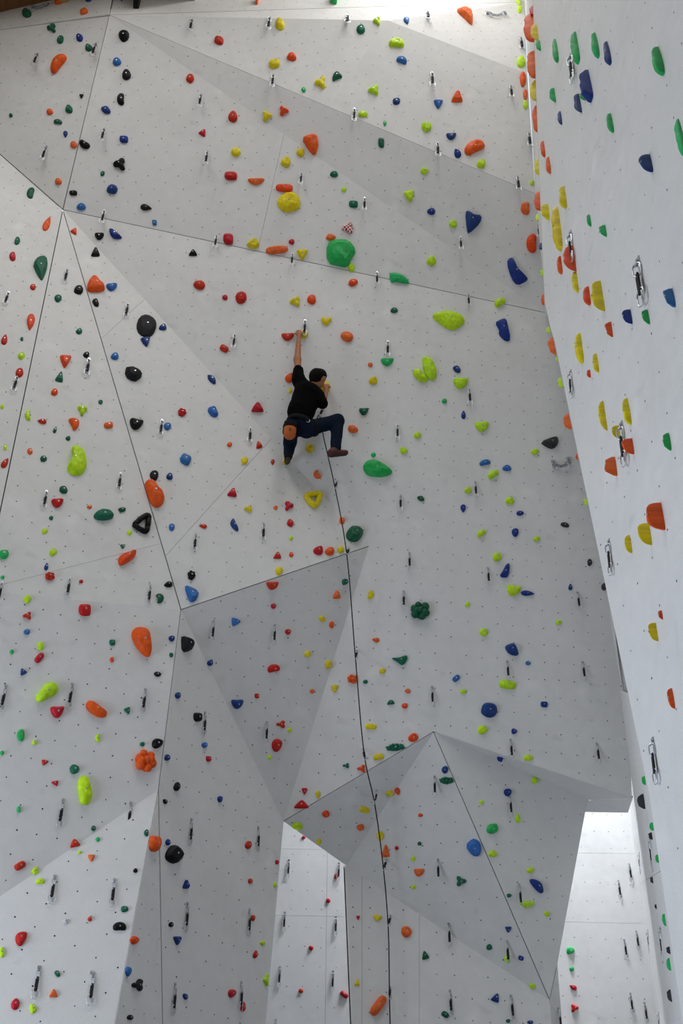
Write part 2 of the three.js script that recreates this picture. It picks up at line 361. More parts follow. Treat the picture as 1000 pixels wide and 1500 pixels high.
// ------------------------------------------------------------------ climbing holds
const chaikin = (pts, n = 2) => {
  for (let k = 0; k < n; k++) { const o = []; pts.forEach((p, i) => { const q = pts[(i + 1) % pts.length]; o.push([p[0] * .75 + q[0] * .25, p[1] * .75 + q[1] * .25], [p[0] * .25 + q[0] * .75, p[1] * .25 + q[1] * .75]); }); pts = o; }
  return pts;
};
const round = f => { const o = []; for (let i = 0; i < 22; i++) o.push(f(i / 22 * Math.PI * 2)); return o; };
const jag = (n, amp) => { const o = []; for (let i = 0; i < n; i++) { const a = (i + (rnd() - .5) * .5) / n * Math.PI * 2, r = 1 - rnd() * amp; o.push([Math.sin(a) * r, -Math.cos(a) * r]); } return o; };
const fit = pts => { // fill the box from -1 to 1
  const xs = pts.map(p => p[0]), ys = pts.map(p => p[1]), a = Math.min(...xs), b = Math.max(...xs), c = Math.min(...ys), d = Math.max(...ys);
  return pts.map(([x, y]) => [(x - a) / (b - a) * 2 - 1, (y - c) / (d - c) * 2 - 1]);
};
const SHAPES = {
  o: ['oval', () => round(a => { const w = 1 + .05 * Math.sin(3 * a + seed % 7); return [Math.sin(a) * w, -Math.cos(a) * w]; })],
  r: ['blocky', () => chaikin([[-1, -.9], [-.2, -1], [.95, -.9], [1, .3], [.85, 1], [-.9, .9]], 2)],
  d: ['teardrop', () => round(a => [Math.sin(a) * Math.pow(Math.abs(Math.sin(a / 2)), 0.9), -Math.cos(a)])],
  t: ['three-cornered', () => chaikin([[-.15, -1], [.25, -1], [1, .6], [.9, 1], [-.8, 1], [-1, .7]], 2)],
  q: ['diamond-shaped', () => chaikin([[-1, -.5], [-.2, -1], [.4, -.9], [1, .4], [.6, 1], [-.3, .8]], 2)],
  p: ['angular', () => fit(chaikin(jag(6, .3), 1))],
  f: ['chunky faceted', () => fit(chaikin(jag(8, .15), 1))],
  h: ['half-moon', () => chaikin([[-1, -.95], [0, -.85], [1, -1], [.95, -.3], [.55, .6], [0, 1], [-.55, .7], [-.95, -.2]], 2)],
  b: ['bean-shaped', () => round(a => { const k = Math.max(0, Math.cos(a - Math.PI / 2)); return [Math.sin(a) * (1 - .42 * k * k * k), -Math.cos(a) * (1 + .05 * k)]; })],
  c: ['hooked', () => round(a => { const k = Math.max(0, Math.cos(a - Math.PI / 2)); return [Math.sin(a) * (1 - .95 * k * k * k), -Math.cos(a)]; })],
  l: ['elongated', () => chaikin([[-1, -.5], [-.7, -1], [.7, -1], [1, -.4], [1, .4], [.7, 1], [-.7, 1], [-1, .5]], 2)],
  y: ['three-lobed', () => fit(round(a => { const w = .72 + .28 * Math.cos(3 * (a - .5)); return [Math.sin(a) * w, -Math.cos(a) * w]; }))],
  k: ['knobbly', () => fit(round(a => { const w = .9 + .1 * Math.cos(6 * a + 1); return [Math.sin(a) * w, -Math.cos(a) * w]; }))],
  g: ['ring-shaped', () => []],
};
const SHARP = 'qpft';
// each line: colour, shape, centre x y, width, height, turn; or colour, shape, outline after @. One block for each square of 250 pixels, 4 units to the pixel
const TILES = [
  [0, 0, `G p 158 82 55 46 0;O l 347 8 55 35 -20;O l 493 72 48 28 -20;B o 518 3 35 20 0;K h 775 25 130 65 180;C o 705 2 35 14 0;G y 302 168 50 50 0;G p 355 233 38 50 15;B p 467 222 40 48 0;G p 521 280 42 42 0;
O b 345 378 62 130 38;K t 478 566 26 26 180;G o 64 677 22 24 0;O o 293 657 38 34 0;G p 405 640 42 48 0;G b 340 717 34 50 95;B d 384 788 32 40 180;O o 433 850 40 40 0;K p 725 213 62 68 0;C o 685 364 50 46 0;K o 741 440 52 62 0;
K b 711 583 52 70 0;B q 619 646 66 48 0;B r 725 818 52 42 0;K b 496 847 48 68 -60;K y 698 965 70 72 0`],
  [250, 0, `O l 492 14 60 30 -5;E l 920 8 152 38 0;Y p 640 142 55 72 0;R r 281 241 56 44 15;O o 708 337 56 46 15;Y p 607 376 66 56 0;Y y 873 487 62 72 0;G h 970 448 62 46 160;E p 778 528 26 32 0;R p 113 461 48 54 0;O y 658 648 54 58 60;Y y 566 682 56 62 180;
R o 364 686 54 66 0;R t 189 777 46 40 30;O f @768,812 810,793 850,788 860,820 865,855 843,918 800,870;Y p 381 894 56 52 0;Y o 760 895 46 52 0;Y p 673 951 56 62 0`],
  [500, 0, `G p 113 173 50 56 0;L y 205 126 42 54 0;C d 381 123 42 46 165;O q @678,55 735,55 762,75 766,140 755,147 715,105 680,75;L b 322 259 60 92 95;C b 352 358 46 64 110;L y 185 532 62 58 0;B p 321 596 44 38 0;O t 675 568 70 66 0;
C t 567 613 56 52 180;L l 125 671 54 32 0;E o 254 723 18 32 0;L p 497 746 58 56 0;B h 642 803 60 40 0;O b 778 870 84 125 65;B d 677 900 50 56 -30;L p 817 961 50 52 0;G r 232 838 36 60 0;L o 485 1003 48 38 0`],
  [750, 0, `L o 33 12 26 40 0;L o 42 56 28 44 0;L o 50 366 48 66 0;L o 77 615 26 55 0;O o 62 465 36 92 0;O o 76 555 26 65 0;E d 253 290 42 130 0;E l 370 270 40 170 0;E d 487 258 50 140 0;B d 557 305 50 130 0;E d 855 350 80 160 0;B t 435 490 80 165 0;B h 385 610 48 115 90;E p 415 565 38 50 0;
E y 238 560 40 85 0;B o 280 690 26 78 0;E o 575 720 38 110 0;E l 985 795 30 200 0;B r 790 955 82 105 0;O d 180 870 38 90 0;O d 212 965 40 95 0;Y p 133 190 48 95 0;E p 155 265 32 56 0`],
  [0, 250, `O o 343 65 40 36 0;G b 182 133 50 64 15;K r 429 132 48 30 0;G p 601 18 26 30 0;B p 657 110 66 56 0;C o 477 213 54 40 0;K d 856 217 46 68 100;C r 905 306 28 34 0;O d 276 312 50 90 25;G o 101 413 32 48 15;R p 73 505 38 54 0;
G f @193,550 225,510 270,505 280,560 250,640 238,640 210,595;R o 193 684 34 34 0;O t 436 361 40 38 150;K h 582 388 56 42 0;B q @638,345 655,345 695,380 718,397 675,402 650,385;K t 558 478 54 54 0;
O o @512,712 512,665 540,622 560,630 585,665 614,690 605,708 560,712;C h 653 688 66 40 0;K p 459 700 54 52 0;G o 339 750 42 42 0;K q 559 776 46 50 0;O d 179 890 60 98 188;G p 462 942 38 34 0;K f 858 912 116 130 0;B p 952 919 46 34 0;R d 27 990 46 64 15;G o 128 988 18 22 0;B t 855 1005 60 56 170`],
  [250, 250, `R r 351 33 76 50 0;O h 500 66 100 40 0;O r 664 104 104 46 0;Y f 692 186 136 116 0;G o 956 22 48 36 0;R r 336 403 60 66 0;Y p 482 428 74 60 0;O l 622 466 130 44 -5;R o 708 418 34 32 0;Y t 770 494 68 62 180;O p 937 391 60 40 0;
E f @915,430 965,408 1040,412 1085,470 1055,520 1035,565 990,560 918,540;K t 130 482 52 36 0;R o 168 673 70 50 10;R o 318 745 32 30 0;R p 412 746 64 70 0;Y y 726 769 58 58 0;O o 825 757 52 56 0;Y h 910 886 64 44 0;R h 685 977 76 46 0;Y o 778 960 54 44 0`],
  [500, 250, `L o 14 112 28 28 0;G r 69 198 54 42 0;R y 33 338 64 66 0;L p 58 570 40 50 0;E h @280,605 310,600 370,620 397,658 385,664 330,655 310,650 290,665;O o 67 658 56 40 -15;G o 308 820 44 30 0;O o 32 975 76 56 20;L t 399 152 64 68 170;B o 526 240 48 40 0;
L p 652 313 46 46 0;B f @725,245 745,238 775,262 820,265 810,310 745,370 735,350;L p 526 529 56 56 0;B f @968,540 988,512 1008,520 1028,572 1088,628 1084,644 1028,672 996,632;L b 927 777 50 66 60;L o @522,852 580,832 630,826 690,845 725,880 690,920 640,935 600,915;B q @900,895 925,880 960,870 970,905 990,990 960,1000 920,960 925,935`],
  [750, 250, `L o 116 72 26 30 0;L o 148 272 22 40 0;L o 188 580 22 36 0;L o 243 908 26 36 0;O o 120 155 45 110 0;O b 80 222 62 76 0;O b 118 427 72 112 0;O o 172 730 24 65 0;O p 237 1000 45 100 0;B o 152 428 24 42 0;Y d 298 152 60 125 0;Y p 197 237 55 88 0;Y l 263 330 52 240 0;
E d 450 290 36 68 0;E p 535 352 46 70 0;O h 340 520 85 155 90;O b 280 550 46 100 0;Y d 370 650 50 120 0;O b 440 730 70 105 0;Y h 503 740 88 185 90;B r 678 855 66 86 0;E p 785 855 46 88 0;O t 570 930 50 88 180;Y b 395 1035 70 170 0;C p 925 740 72 110 0`],
  [0, 500, `L p 126 87 42 42 0;R p 114 185 46 54 0;O t 382 120 70 72 185;K o 505 81 36 34 0;G t 350 208 48 62 15;O o 318 300 40 38 0;L o 13 384 22 24 0;G o 588 357 26 26 0;L c 168 435 46 62 0;L y 477 402 56 52 40;R d 245 471 34 54 -80;G d 322 519 26 40 20;
O h 437 483 76 54 -115;O r 634 495 54 34 -8;G o 398 570 28 26 0;L o 31 623 20 34 0;O p 175 646 32 36 0;G p 255 689 40 34 0;L c @415,640 430,615 470,630 500,670 505,735 480,780 430,788 392,755 402,715 430,720 440,690;R d 30 714 44 66 35;G p 371 871 48 44 0;
R h 335 952 72 52 0;O o 523 971 30 20 0;G o 714 988 44 26 0;C o 672 90 46 40 0;K f @742,145 830,190 825,215 785,240 730,205;K h 795 491 82 64 12;C o 980 500 42 42 0;K o 902 788 50 60 0;B o 993 793 38 40 0;
O b @848,850 855,822 890,820 915,865 955,900 960,940 930,975 890,965 870,920`],
  [250, 500, `R l 313 44 54 36 30;B q @215,192 262,222 260,258 220,230;R k 64 421 48 48 0;C q 245 415 72 66 0;R t 507 387 76 58 0;O p 343 606 30 28 0;R t 514 607 40 42 -15;C r 85 695 66 58 25;Y o 431 701 40 44 0;R d 596 709 26 34 190;R t 360 886 58 50 10;
Y y 450 982 46 38 0;O o 613 976 24 24 0;R y 693 967 50 54 180;Y g 836 935 112 92 172;O c 862 780 52 54 -30;Y o 815 628 48 54 0;O d 697 213 62 62 30;Y o 700 290 24 28 0;Y o 905 270 62 62 0;Y o 675 705 44 34 0`],
  [500, 500, `O o 168 138 28 26 0;Y o 185 232 50 46 0;E h 267 124 76 48 0;L l @470,100 495,92 530,120 555,165 555,215 520,232 485,190;L l @415,175 450,165 490,205 508,240 460,238 425,205;B q 674 165 54 44 0;L h 697 250 90 66 0;E o 602 351 30 28 0;G h 130 414 56 44 0;
O o 66 516 62 44 20;L o 444 552 42 38 0;L p 365 641 46 38 0;E o 186 666 28 26 0;E f @125,740 145,705 185,697 235,715 297,760 280,785 220,797 150,785;B d 714 430 34 50 0;L h 821 503 82 60 0;C b 840 714 40 66 80;C p 968 743 54 36 0;L b 888 783 48 68 60;
L o 740 874 42 36 0;L o 985 935 52 42 0;B d 712 980 40 48 180;G q 463 922 50 34 0`],
  [750, 500, `A f @163,592 240,562 265,565 268,600 240,633 200,620;L o 132 648 46 34 0;L o 253 93 14 28 0;L o 293 245 32 60 0;O p 342 485 50 90 0;O o 386 687 16 36 0;L o 457 922 28 36 0;Y d 490 125 48 110 0;O o 450 190 26 46 0;Y h 530 440 48 180 90;Y d 672 408 62 155 0;
Y o 612 532 56 76 0;O r 685 615 76 95 0;O f 583 732 84 112 0;E p 908 585 56 96 0;O r 845 1025 125 165 0`],
  [0, 750, `G o 299 36 24 24 0;L p 262 113 34 32 0;E o 20 250 64 52 0;E o 14 384 24 20 0;L p 311 237 46 44 0;B d 271 320 30 46 10;R k 290 381 54 46 0;R o 474 408 24 20 0;L p 159 512 48 48 0;R y 157 609 48 46 0;C o 157 703 38 32 0;E o 68 820 24 26 0;L o 237 787 40 50 0;
R l 230 855 66 38 -50;B t 133 935 42 38 -25;G o 605 22 116 60 0;K g 838 65 110 125 30;L o 757 122 28 28 0;G t 718 204 30 26 180;O b @692,300 697,258 750,250 770,232 795,235 790,262 765,285 710,318;R r 495 577 72 70 0;G r 657 766 36 36 0;O o 655 865 24 32 0;
O o @768,730 780,690 810,678 865,690 878,760 882,820 870,850 840,840 800,795;K p 922 951 44 30 0;G c 930 508 58 56 170;K p 985 425 50 34 0;B o 1005 742 36 34 0;G p 1003 838 24 28 0;C o 1005 90 34 42 0`],
  [250, 750, `R d 188 84 30 48 -80;B h @345,70 362,36 380,75 400,115 370,105;R p 699 65 40 46 0;L o 702 155 26 22 0;R p 862 228 56 50 0;O o 930 233 54 46 0;R t 623 255 48 40 0;O p 705 250 26 30 0;Y o 633 347 44 46 0;Y o 995 222 40 36 0;K k 120 374 46 60 0;
C f @80,440 100,437 165,470 150,515 125,530 105,520;R h 594 433 70 52 0;R o 600 552 30 32 0;C t 382 642 54 50 85;K f @60,735 75,730 115,755 128,785 110,815 65,822;B d 231 882 42 42 30;R o 685 702 32 34 0;O t 970 484 46 50 0;Y p 886 626 40 36 0;O o 941 661 28 42 0;
Y p 800 832 36 38 0;Y p 924 893 42 50 0;R b 602 920 56 72 80;O p 1003 52 34 42 0`],
  [500, 750, `G f 75 132 100 90 0;G p 20 410 36 38 0;Y c 165 485 48 52 190;G k 457 582 116 106 0;O d 200 750 34 44 -80;G y @288,855 330,858 378,838 387,855 370,890 350,898 330,880;Y p 239 932 36 32 0;O k 62 980 62 52 0;G o 140 995 28 24 0;L b 820 127 40 56 60;L p 912 265 54 52 0;
B q @925,375 945,345 965,305 985,305 978,380 950,385;L h 1005 463 85 66 10;L o 737 543 28 28 0;L p 832 706 50 46 0;B q @956,796 968,780 1008,768 1028,800 1036,844 984,836;C l 671 975 46 32 -40;L l 972 1012 100 50 8`],
  [750, 750, `B o 45 8 44 28 0;A o 308 76 52 28 15;B o 17 120 40 50 0;L o 142 158 42 28 0;A o 453 296 28 42 0;A p 537 438 32 44 0;B d 340 439 30 40 0;B d 90 477 40 80 95;L o 270 648 38 28 0;C p 93 885 32 24 0;Y d 682 187 58 105 0;Y o 782 130 92 130 0;O p 870 603 30 54 0;Y h 828 705 66 112 90`],
  [0, 1000, `L b @205,80 240,50 260,10 310,0 345,35 320,75 270,95 225,120;R h 334 175 82 72 0;O b @500,150 510,110 540,108 590,150 628,178 610,207 560,200;G t 748 166 40 40 160;E o 122 308 46 72 0;L p 202 350 28 32 0;L h 570 325 50 30 90;E o 11 412 24 26 0;R t 264 465 36 38 80;
G p 436 508 58 56 0;R t 320 588 34 40 -80;L b @457,575 480,545 515,555 522,605 540,640 530,700 497,718 465,700 460,640;G o 833 361 28 26 0;K p 922 358 66 58 0;O k 845 462 122 132 0;E p 109 743 26 38 0;G p 547 854 28 32 0;E o 572 919 26 26 0;
R t 436 940 64 48 -10;G o 857 881 28 40 0;O r 897 945 56 95 5;L o 465 995 22 16 0;B o 977 440 30 38 0;K p 966 697 26 30 0;B o 981 936 28 38 0`],
  [250, 1000, `B o 39 75 30 38 0;K r 154 203 46 54 0;C o 196 366 32 34 0;R r 219 447 28 34 0;K p 33 609 38 54 0;B o 286 683 28 38 0;B h 388 127 70 60 0;R r 503 78 26 30 0;R y 642 244 50 46 0;L o 695 276 22 28 0;R o 619 366 56 78 10;L p 579 437 26 26 0;
R t 784 637 36 40 180;R t 764 713 92 50 0;R o 451 952 34 48 10;Y d 862 658 38 48 180;Y t 960 37 46 44 180;O o 827 50 26 26 0;O p 907 769 44 42 0;L p 740 840 66 46 0;Y p 868 930 32 32 0;R o 779 907 22 20 0;K f @-36,1012 -8,960 24,952 64,984 68,1020 24,1064 -24,1044`],
  [500, 1000, `O p 387 49 36 28 0;O o 370 136 36 32 0;G h 288 115 44 30 175;Y l 172 258 68 32 5;O p 420 322 60 52 0;Y b 216 438 46 62 80;G k 315 380 128 46 -5;O y 115 503 48 46 0;G y 25 486 38 30 0;Y p 281 648 42 36 0;O d 328 638 42 48 160;Y l 135 745 60 34 20;O p 110 848 44 40 0;
O o 462 777 28 22 0;Y o 227 897 44 54 0;O t 258 985 48 76 0;R o 323 969 24 24 0;G o 457 943 24 24 0;L o 713 52 38 28 0;B f 864 162 95 88 0;L p 827 277 58 52 0;B o 914 437 54 36 10;B o 606 510 38 46 15;G k 615 573 98 44 0;L o 819 699 26 22 0;E p 882 856 68 60 0;
B o 972 643 44 46 0;C f @725,955 770,912 812,935 818,985 800,1018 765,1012;L o 885 1003 50 40 0`],
  [750, 1000, `B r 186 128 42 36 0;B p 12 285 34 34 0;L o 92 441 54 36 0;L o 131 573 40 38 0;L d 32 793 40 56 0;E o 772 572 26 52 0;A t 758 695 60 88 180;E o 818 843 28 48 0;A p 812 898 28 42 0;O d 932 92 55 120 0`],
  [0, 1250, `R l 117 73 70 42 -30;L p 205 103 42 46 0;L b 235 167 40 52 90;O t 536 29 44 40 180;K o 793 102 26 26 0;G p 730 328 44 36 0;R d 527 382 32 34 20;K b 700 434 60 80 90;R h @90,480 120,462 160,463 155,500 120,550 92,525;L o 10 580 34 62 0;O p 785 510 48 50 0;
C d 745 694 36 60 180;K y 798 772 58 74 0;K o 759 962 34 32 0;G q 335 706 40 40 0;O t 313 820 52 48 0;R p 90 884 52 68 0;L p 194 912 42 56 0;W p 385 400 22 30 0;W o 528 697 16 22 0;K o 1000 418 28 30 0`],
  [250, 1250, `B t 86 182 38 52 0;B t 37 512 48 52 180;B p 84 840 30 38 0;R o 464 163 26 30 0;R o 620 52 20 28 0;L o 609 185 18 32 0;R o 479 379 24 36 0;L o 537 526 30 28 0;R d 493 592 32 48 10;L y 553 742 28 75 0;R o 355 820 42 52 20;R d 421 900 34 60 10;
R o 968 136 22 30 0;R o 922 278 26 28 0;R o 822 555 28 28 0;R o 762 806 28 26 0;R l 1016 828 54 30 40`],
  [500, 1250, `L p 419 32 28 28 0;O h 454 113 62 50 0;L p 421 197 28 24 0;G y 702 163 58 62 180;G o 981 247 28 24 0;B t 977 447 40 36 180;G p 865 549 34 36 0;L p 969 618 40 44 0;R t 97 378 24 24 180;Y h 210 380 50 36 10;O p 380 460 60 68 0;G t 488 597 44 50 -15;Y t 90 757 32 40 0;
O l 215 893 56 132 35;G l 607 945 48 32 35;B t 903 845 52 52 20;G o 975 982 26 22 0`],
  [750, 1250, `L p 105 98 44 34 0;B o @95,160 120,148 165,170 180,215 172,238 140,218;L h 85 300 92 42 0;L p 202 355 34 34 0;B r 50 614 34 28 20;L p 117 778 38 36 0;B o 105 990 36 22 0;E p 341 570 48 44 0;E o 349 677 28 26 0;R d 356 785 36 48 -60;R y 367 907 44 50 180;
A p 818 155 22 40 0;A o 841 312 16 28 0;A p 916 567 28 44 0;A t 922 833 34 72 0;E o 850 32 24 50 0;E d 890 390 34 75 0;E o 918 650 30 75 0`],
];
function pick(x, y, want) {
  const d = dirOf(x, y); let best = null, bt = Infinity;
  for (const f of facets) {
    if (want && f.id[0] !== want) continue;
    if (f.id[0] === 'B') continue;
    const t = -f.plane.distanceToPoint(EYE) / f.plane.normal.dot(d);
    if (!(t > 0.1 && t < bt)) continue;
    if (inside(f.flat(EYE.clone().addScaledVector(d, t)), f.poly)) { best = f; bt = t; }
  }
  return best;
}
const boltGeo = mergeGeometries([new THREE.CylinderGeometry(0.0105, 0.0115, 0.008, 10).rotateX(Math.PI / 2), new THREE.TorusGeometry(0.0125, 0.003, 5, 12).translate(0, 0, -0.003)]);
function holdGeometry(pts, h, shape, peak) { // pts: outline round the origin, anticlockwise; a dome that rises from it to height h
  const N = pts.length, sharp = SHARP.includes(shape);
  const rings = sharp ? [[1, 0], [0.97, 0.32], [0.62, 0.92], [0.3, 1]] : [[1, 0], [0.985, 0.22], [0.92, 0.5], [0.78, 0.76], [0.55, 0.93], [0.28, 0.99]];
  const pos = [], uv = [], idx = [], s = rnd() * 50;
  for (const [k, z] of rings) for (const [x, y] of pts) {
    const X = x * k + peak[0] * (1 - k), Y = y * k + peak[1] * (1 - k);
    const w = z * h * (1 + (z ? 0.22 * noise.noise(X * 16 + s, Y * 16, s) : 0));
    pos.push(X, Y, w); uv.push(X, Y);
  }
  pos.push(peak[0], peak[1], h * 0.98); uv.push(peak[0], peak[1]);
  for (let r = 0; r + 1 < rings.length; r++) for (let i = 0; i < N; i++) {
    const a = r * N + i, b = r * N + (i + 1) % N; idx.push(a, b, a + N, b, b + N, a + N);
  }
  const last = (rings.length - 1) * N, top = pos.length / 3 - 1;
  for (let i = 0; i < N; i++) idx.push(last + i, last + (i + 1) % N, top);
  const g = geoFrom(pos, idx, uv);
  return sharp ? toCreasedNormals(g, 0.5) : g;
}
const placed = [];
function frameOf(o, f, at) { o.matrixAutoUpdate = true; o.quaternion.setFromRotationMatrix(new THREE.Matrix4().makeBasis(f.u, f.v, f.n)); o.position.copy(at); }
let count = 0, smallHolds = 0;
// the edge of the near side wall: a place on its return at a height in the picture
const RIMY = [-90, 0, 250, 440, 500, 1008];
function rimAt(y) {
  const k = rim.map(p => project(p)); let i = 0; while (i + 2 < rim.length && k[i + 1][1] < y) i++;
  const p = rim[i].clone().lerp(rim[i + 1], (y - k[i][1]) / (k[i + 1][1] - k[i][1]));
  return p.add(V3(0.01, 0, -0.05));
}
const STRIP = new Set(['O 172 730', 'O 237 1000', 'L 253 93', 'L 293 245', 'O 342 485', 'O 386 687', 'L 457 922', 'B 152 428', 'O 120 155', 'L 188 580', 'L 243 908']);
function addHold(colour, shape, x, y, w, h, turn, outline, want) {
  let f = want === 'S' ? facets.find(e => e.id === 'S' + Math.max(0, Math.min(4, RIMY.findIndex(v => y < v) - 1))) : pick(x, y, want) ?? pick(x, y);
  if (!f) { console.log('no panel under', colour, x, y); return; }
  const view = dirOf(x, y), facing = Math.abs(view.dot(f.n));
  let px = outline, bx = x, high, spot, local;
  const side = facing < 0.42;
  if (!px) {
    let W = w, a = turn * Math.PI / 180, co = Math.cos(a), si = Math.sin(a);
    px = (shape === 'g' ? SHAPES.t : SHAPES[shape])[1]().map(([p, q]) => [(p * W / 2 * co - q * h / 2 * si), (p * W / 2 * si + q * h / 2 * co)]);
    if (side) { // seen along the wall: the width in the picture is mostly how far it stands out
      const pw = Math.max(...px.map(p => p[0])), ph = Math.max(...px.map(p => p[1])); bx = x + pw * 0.6;
      spot = want === 'S' ? rimAt(y) : onPlane(bx, y, f.plane);
      const s0 = project(spot), step = d => { const s1 = project(spot.clone().addScaledVector(d, 0.1)); return Math.max(0.5, Math.hypot(s1[0] - s0[0], s1[1] - s0[1])); };
      const tall = 0.2 * ph / step(f.v), wide = Math.max(0.34 * tall, Math.min(0.75 * tall, 0.08 * pw / step(f.u)));
      high = Math.min(0.8 * tall, 0.1 * pw * 1.55 / step(f.n));
      local = px.map(([p, q]) => [(p > 0 ? p * 0.3 : p) / pw * wide / 2, -q / ph * tall / 2]);
    }
    px = px.map(([p, q]) => [p + bx, q + y]);
  }
  const at = spot ?? onPlane(bx, y, f.plane), base = f.flat(at);
  let pts = local ?? px.map(([p, q]) => { const e = f.flat(onPlane(p, q, f.plane)); return [e.x - base.x, e.y - base.y]; });
  let A = 0; pts.forEach((p, i) => { const q = pts[(i + 1) % pts.length]; A += p[0] * q[1] - q[0] * p[1]; }); if (A < 0) pts = pts.reverse();
  const xs = pts.map(p => p[0]), ys = pts.map(p => p[1]), sw = Math.max(...xs) - Math.min(...xs), sh = Math.max(...ys) - Math.min(...ys), small = Math.min(sw, sh);
  high ??= Math.max(0.02, Math.min(0.11, small * (small > 0.25 ? 0.26 : 0.4)));
  const k = count++, mat = holdMats[colour][k % 3];
  let cx = 0, cy = 0;
  if (shape === 'c') { cx = -sw * 0.25; }
  let geo;
  if (shape === 'g') { // a jug with an opening
    const r = small * 0.15, ring = pts.map(([p, q]) => V3(p * 0.74, q * 0.74, r * 0.7 + 0.02 * noise.noise(p * 20, q * 20, 3)));
    geo = new THREE.TubeGeometry(new THREE.CatmullRomCurve3(ring, true), 40, r, 10, true);
  } else if (shape === 'k') { // a cluster of knobs
    const list = [holdGeometry(pts.map(([p, q]) => [p * .9, q * .9]), high * .7, 'o', [0, 0])], n = Math.max(6, Math.min(11, Math.round(Math.max(sw, sh) / small * 5)));
    for (let i = 0; i < n; i++) {
      const p = pts[Math.floor(i / n * pts.length)], m = 0.62, r = small * (0.17 + 0.06 * rnd());
      list.push(new THREE.SphereGeometry(r, 12, 9).scale(1, 1, 0.9).translate(p[0] * m, p[1] * m, high * 0.45));
    }
    for (let i = 0; i < 3; i++) list.push(new THREE.SphereGeometry(small * 0.2, 12, 9).translate((i - 1) * sw * 0.2, (rnd() - .5) * sh * 0.25, high * 0.6));
    geo = mergeGeometries(list.map(g => { g = g.index ? g.toNonIndexed() : g; for (const key of Object.keys(g.attributes)) if (!['position', 'normal', 'uv'].includes(key)) g.deleteAttribute(key); return g; }));
  } else geo = holdGeometry(pts, high, shape, [cx + sw * 0.06 * (rnd() - .5), cy + sh * 0.12 * (rnd() - .3)]);
  const o = new THREE.Mesh(geo, mat); o.castShadow = o.receiveShadow = true;
  const span = Math.max(w, h), foot = span < 12;  // small holds, told apart by size alone
  o.name = numbered(foot ? 'small_hold' : 'climbing_hold'); scene.add(o); frameOf(o, f, at);
  o.userData = { category: foot ? 'small_hold' : 'climbing hold' }; if (foot) smallHolds++;
  placed.push({ o, x, y, r: span / 2, f, colour: HOLD[colour][0], shape: SHAPES[shape][0], size: span < 7.2 ? 'tiny' : span < 11.5 ? 'small' : span < 17 ? 'medium' : span < 28 ? 'large' : 'huge', group: HOLD[colour][0] + (foot ? ' small_holds' : ' climbing holds') });
  if (span > 7 && shape !== 'g') {
    const b = mesh('bolt', boltGeo, M.steel, o); b.scale.setScalar(small < 0.09 ? 0.5 : small < 0.2 ? 0.66 : 0.85);
    b.position.set(cx * .6, cy + sh * 0.02, high * (shape === 'k' ? 1.0 : 0.995));
  }
  return o;
}
for (const [ox, oy, text] of TILES) for (const line of text.split(/;|\n/)) {
  if (!line.trim()) continue;
  const [head, tail] = line.trim().split('@'), t = head.trim().split(/\s+/);
  if (tail) {
    const raw = tail.trim().split(/\s+/).map(p => p.split(',').map((v, i) => (i ? oy : ox) + v / 4)), xs = raw.map(p => p[0]), ys = raw.map(p => p[1]);
    const x0 = Math.min(...xs), x1 = Math.max(...xs), y0 = Math.min(...ys), y1 = Math.max(...ys);
    const c = raw.reduce((a, p) => [a[0] + p[0] / raw.length, a[1] + p[1] / raw.length], [0, 0]);
    const grown = raw.map(([x, y]) => [c[0] + (x - c[0]) * 1.05, c[1] + (y - c[1]) * 1.05]);
    addHold(t[0], t[1], c[0], c[1], x1 - x0, y1 - y0, 0, chaikin(grown, SHARP.includes(t[1]) ? 1 : 2));
  } else {
    let [, , x, y, w, h, a] = t.map(Number); if (ox === 750 && a === 90) [w, h] = [h, w];
    const key = `${t[0]} ${t[2]} ${t[3]}`;
    const strip = ox === 750 && oy < 700 && STRIP.has(key);
    const nearSide = ox === 750 && oy === 0 && (key === 'Y 133 190' || key === 'E 155 265');
    const o = addHold(t[0], t[1], ox + x / 4, oy + y / 4, w / 4, h / 4, a, null, strip ? 'S' : nearSide ? 'N' : undefined);
    if (key === 'R 33 338' && o) { // the red and white chequered one
      const c = noiseTexture(64, (u, v, i, j) => ((i >> 3) + (j >> 3)) % 2 ? [196, 22, 30] : [236, 232, 228], true, 1);
      c.repeat.set(5, 5); o.material = new THREE.MeshStandardMaterial({ map: c, roughness: 0.45 }); placed[placed.length - 1].colour = 'red and white chequered'; placed[placed.length - 1].group = 'chequered holds';
    }
  }
}
// large half-round holds on the return, seen edge-on
for (const [c, x, y, w, h] of [['R', 769, 9, 7, 13], ['O', 768, 33, 17, 41], ['O', 776, 91, 14, 38], ['Y', 776, 131, 12, 29], ['O', 774, 170, 8, 38], ['Y', 784, 239, 8, 23]]) addHold(c, 'o', x, y, w, h, 0, null, 'S');
console.log('holds', count, 'of them small', smallHolds);

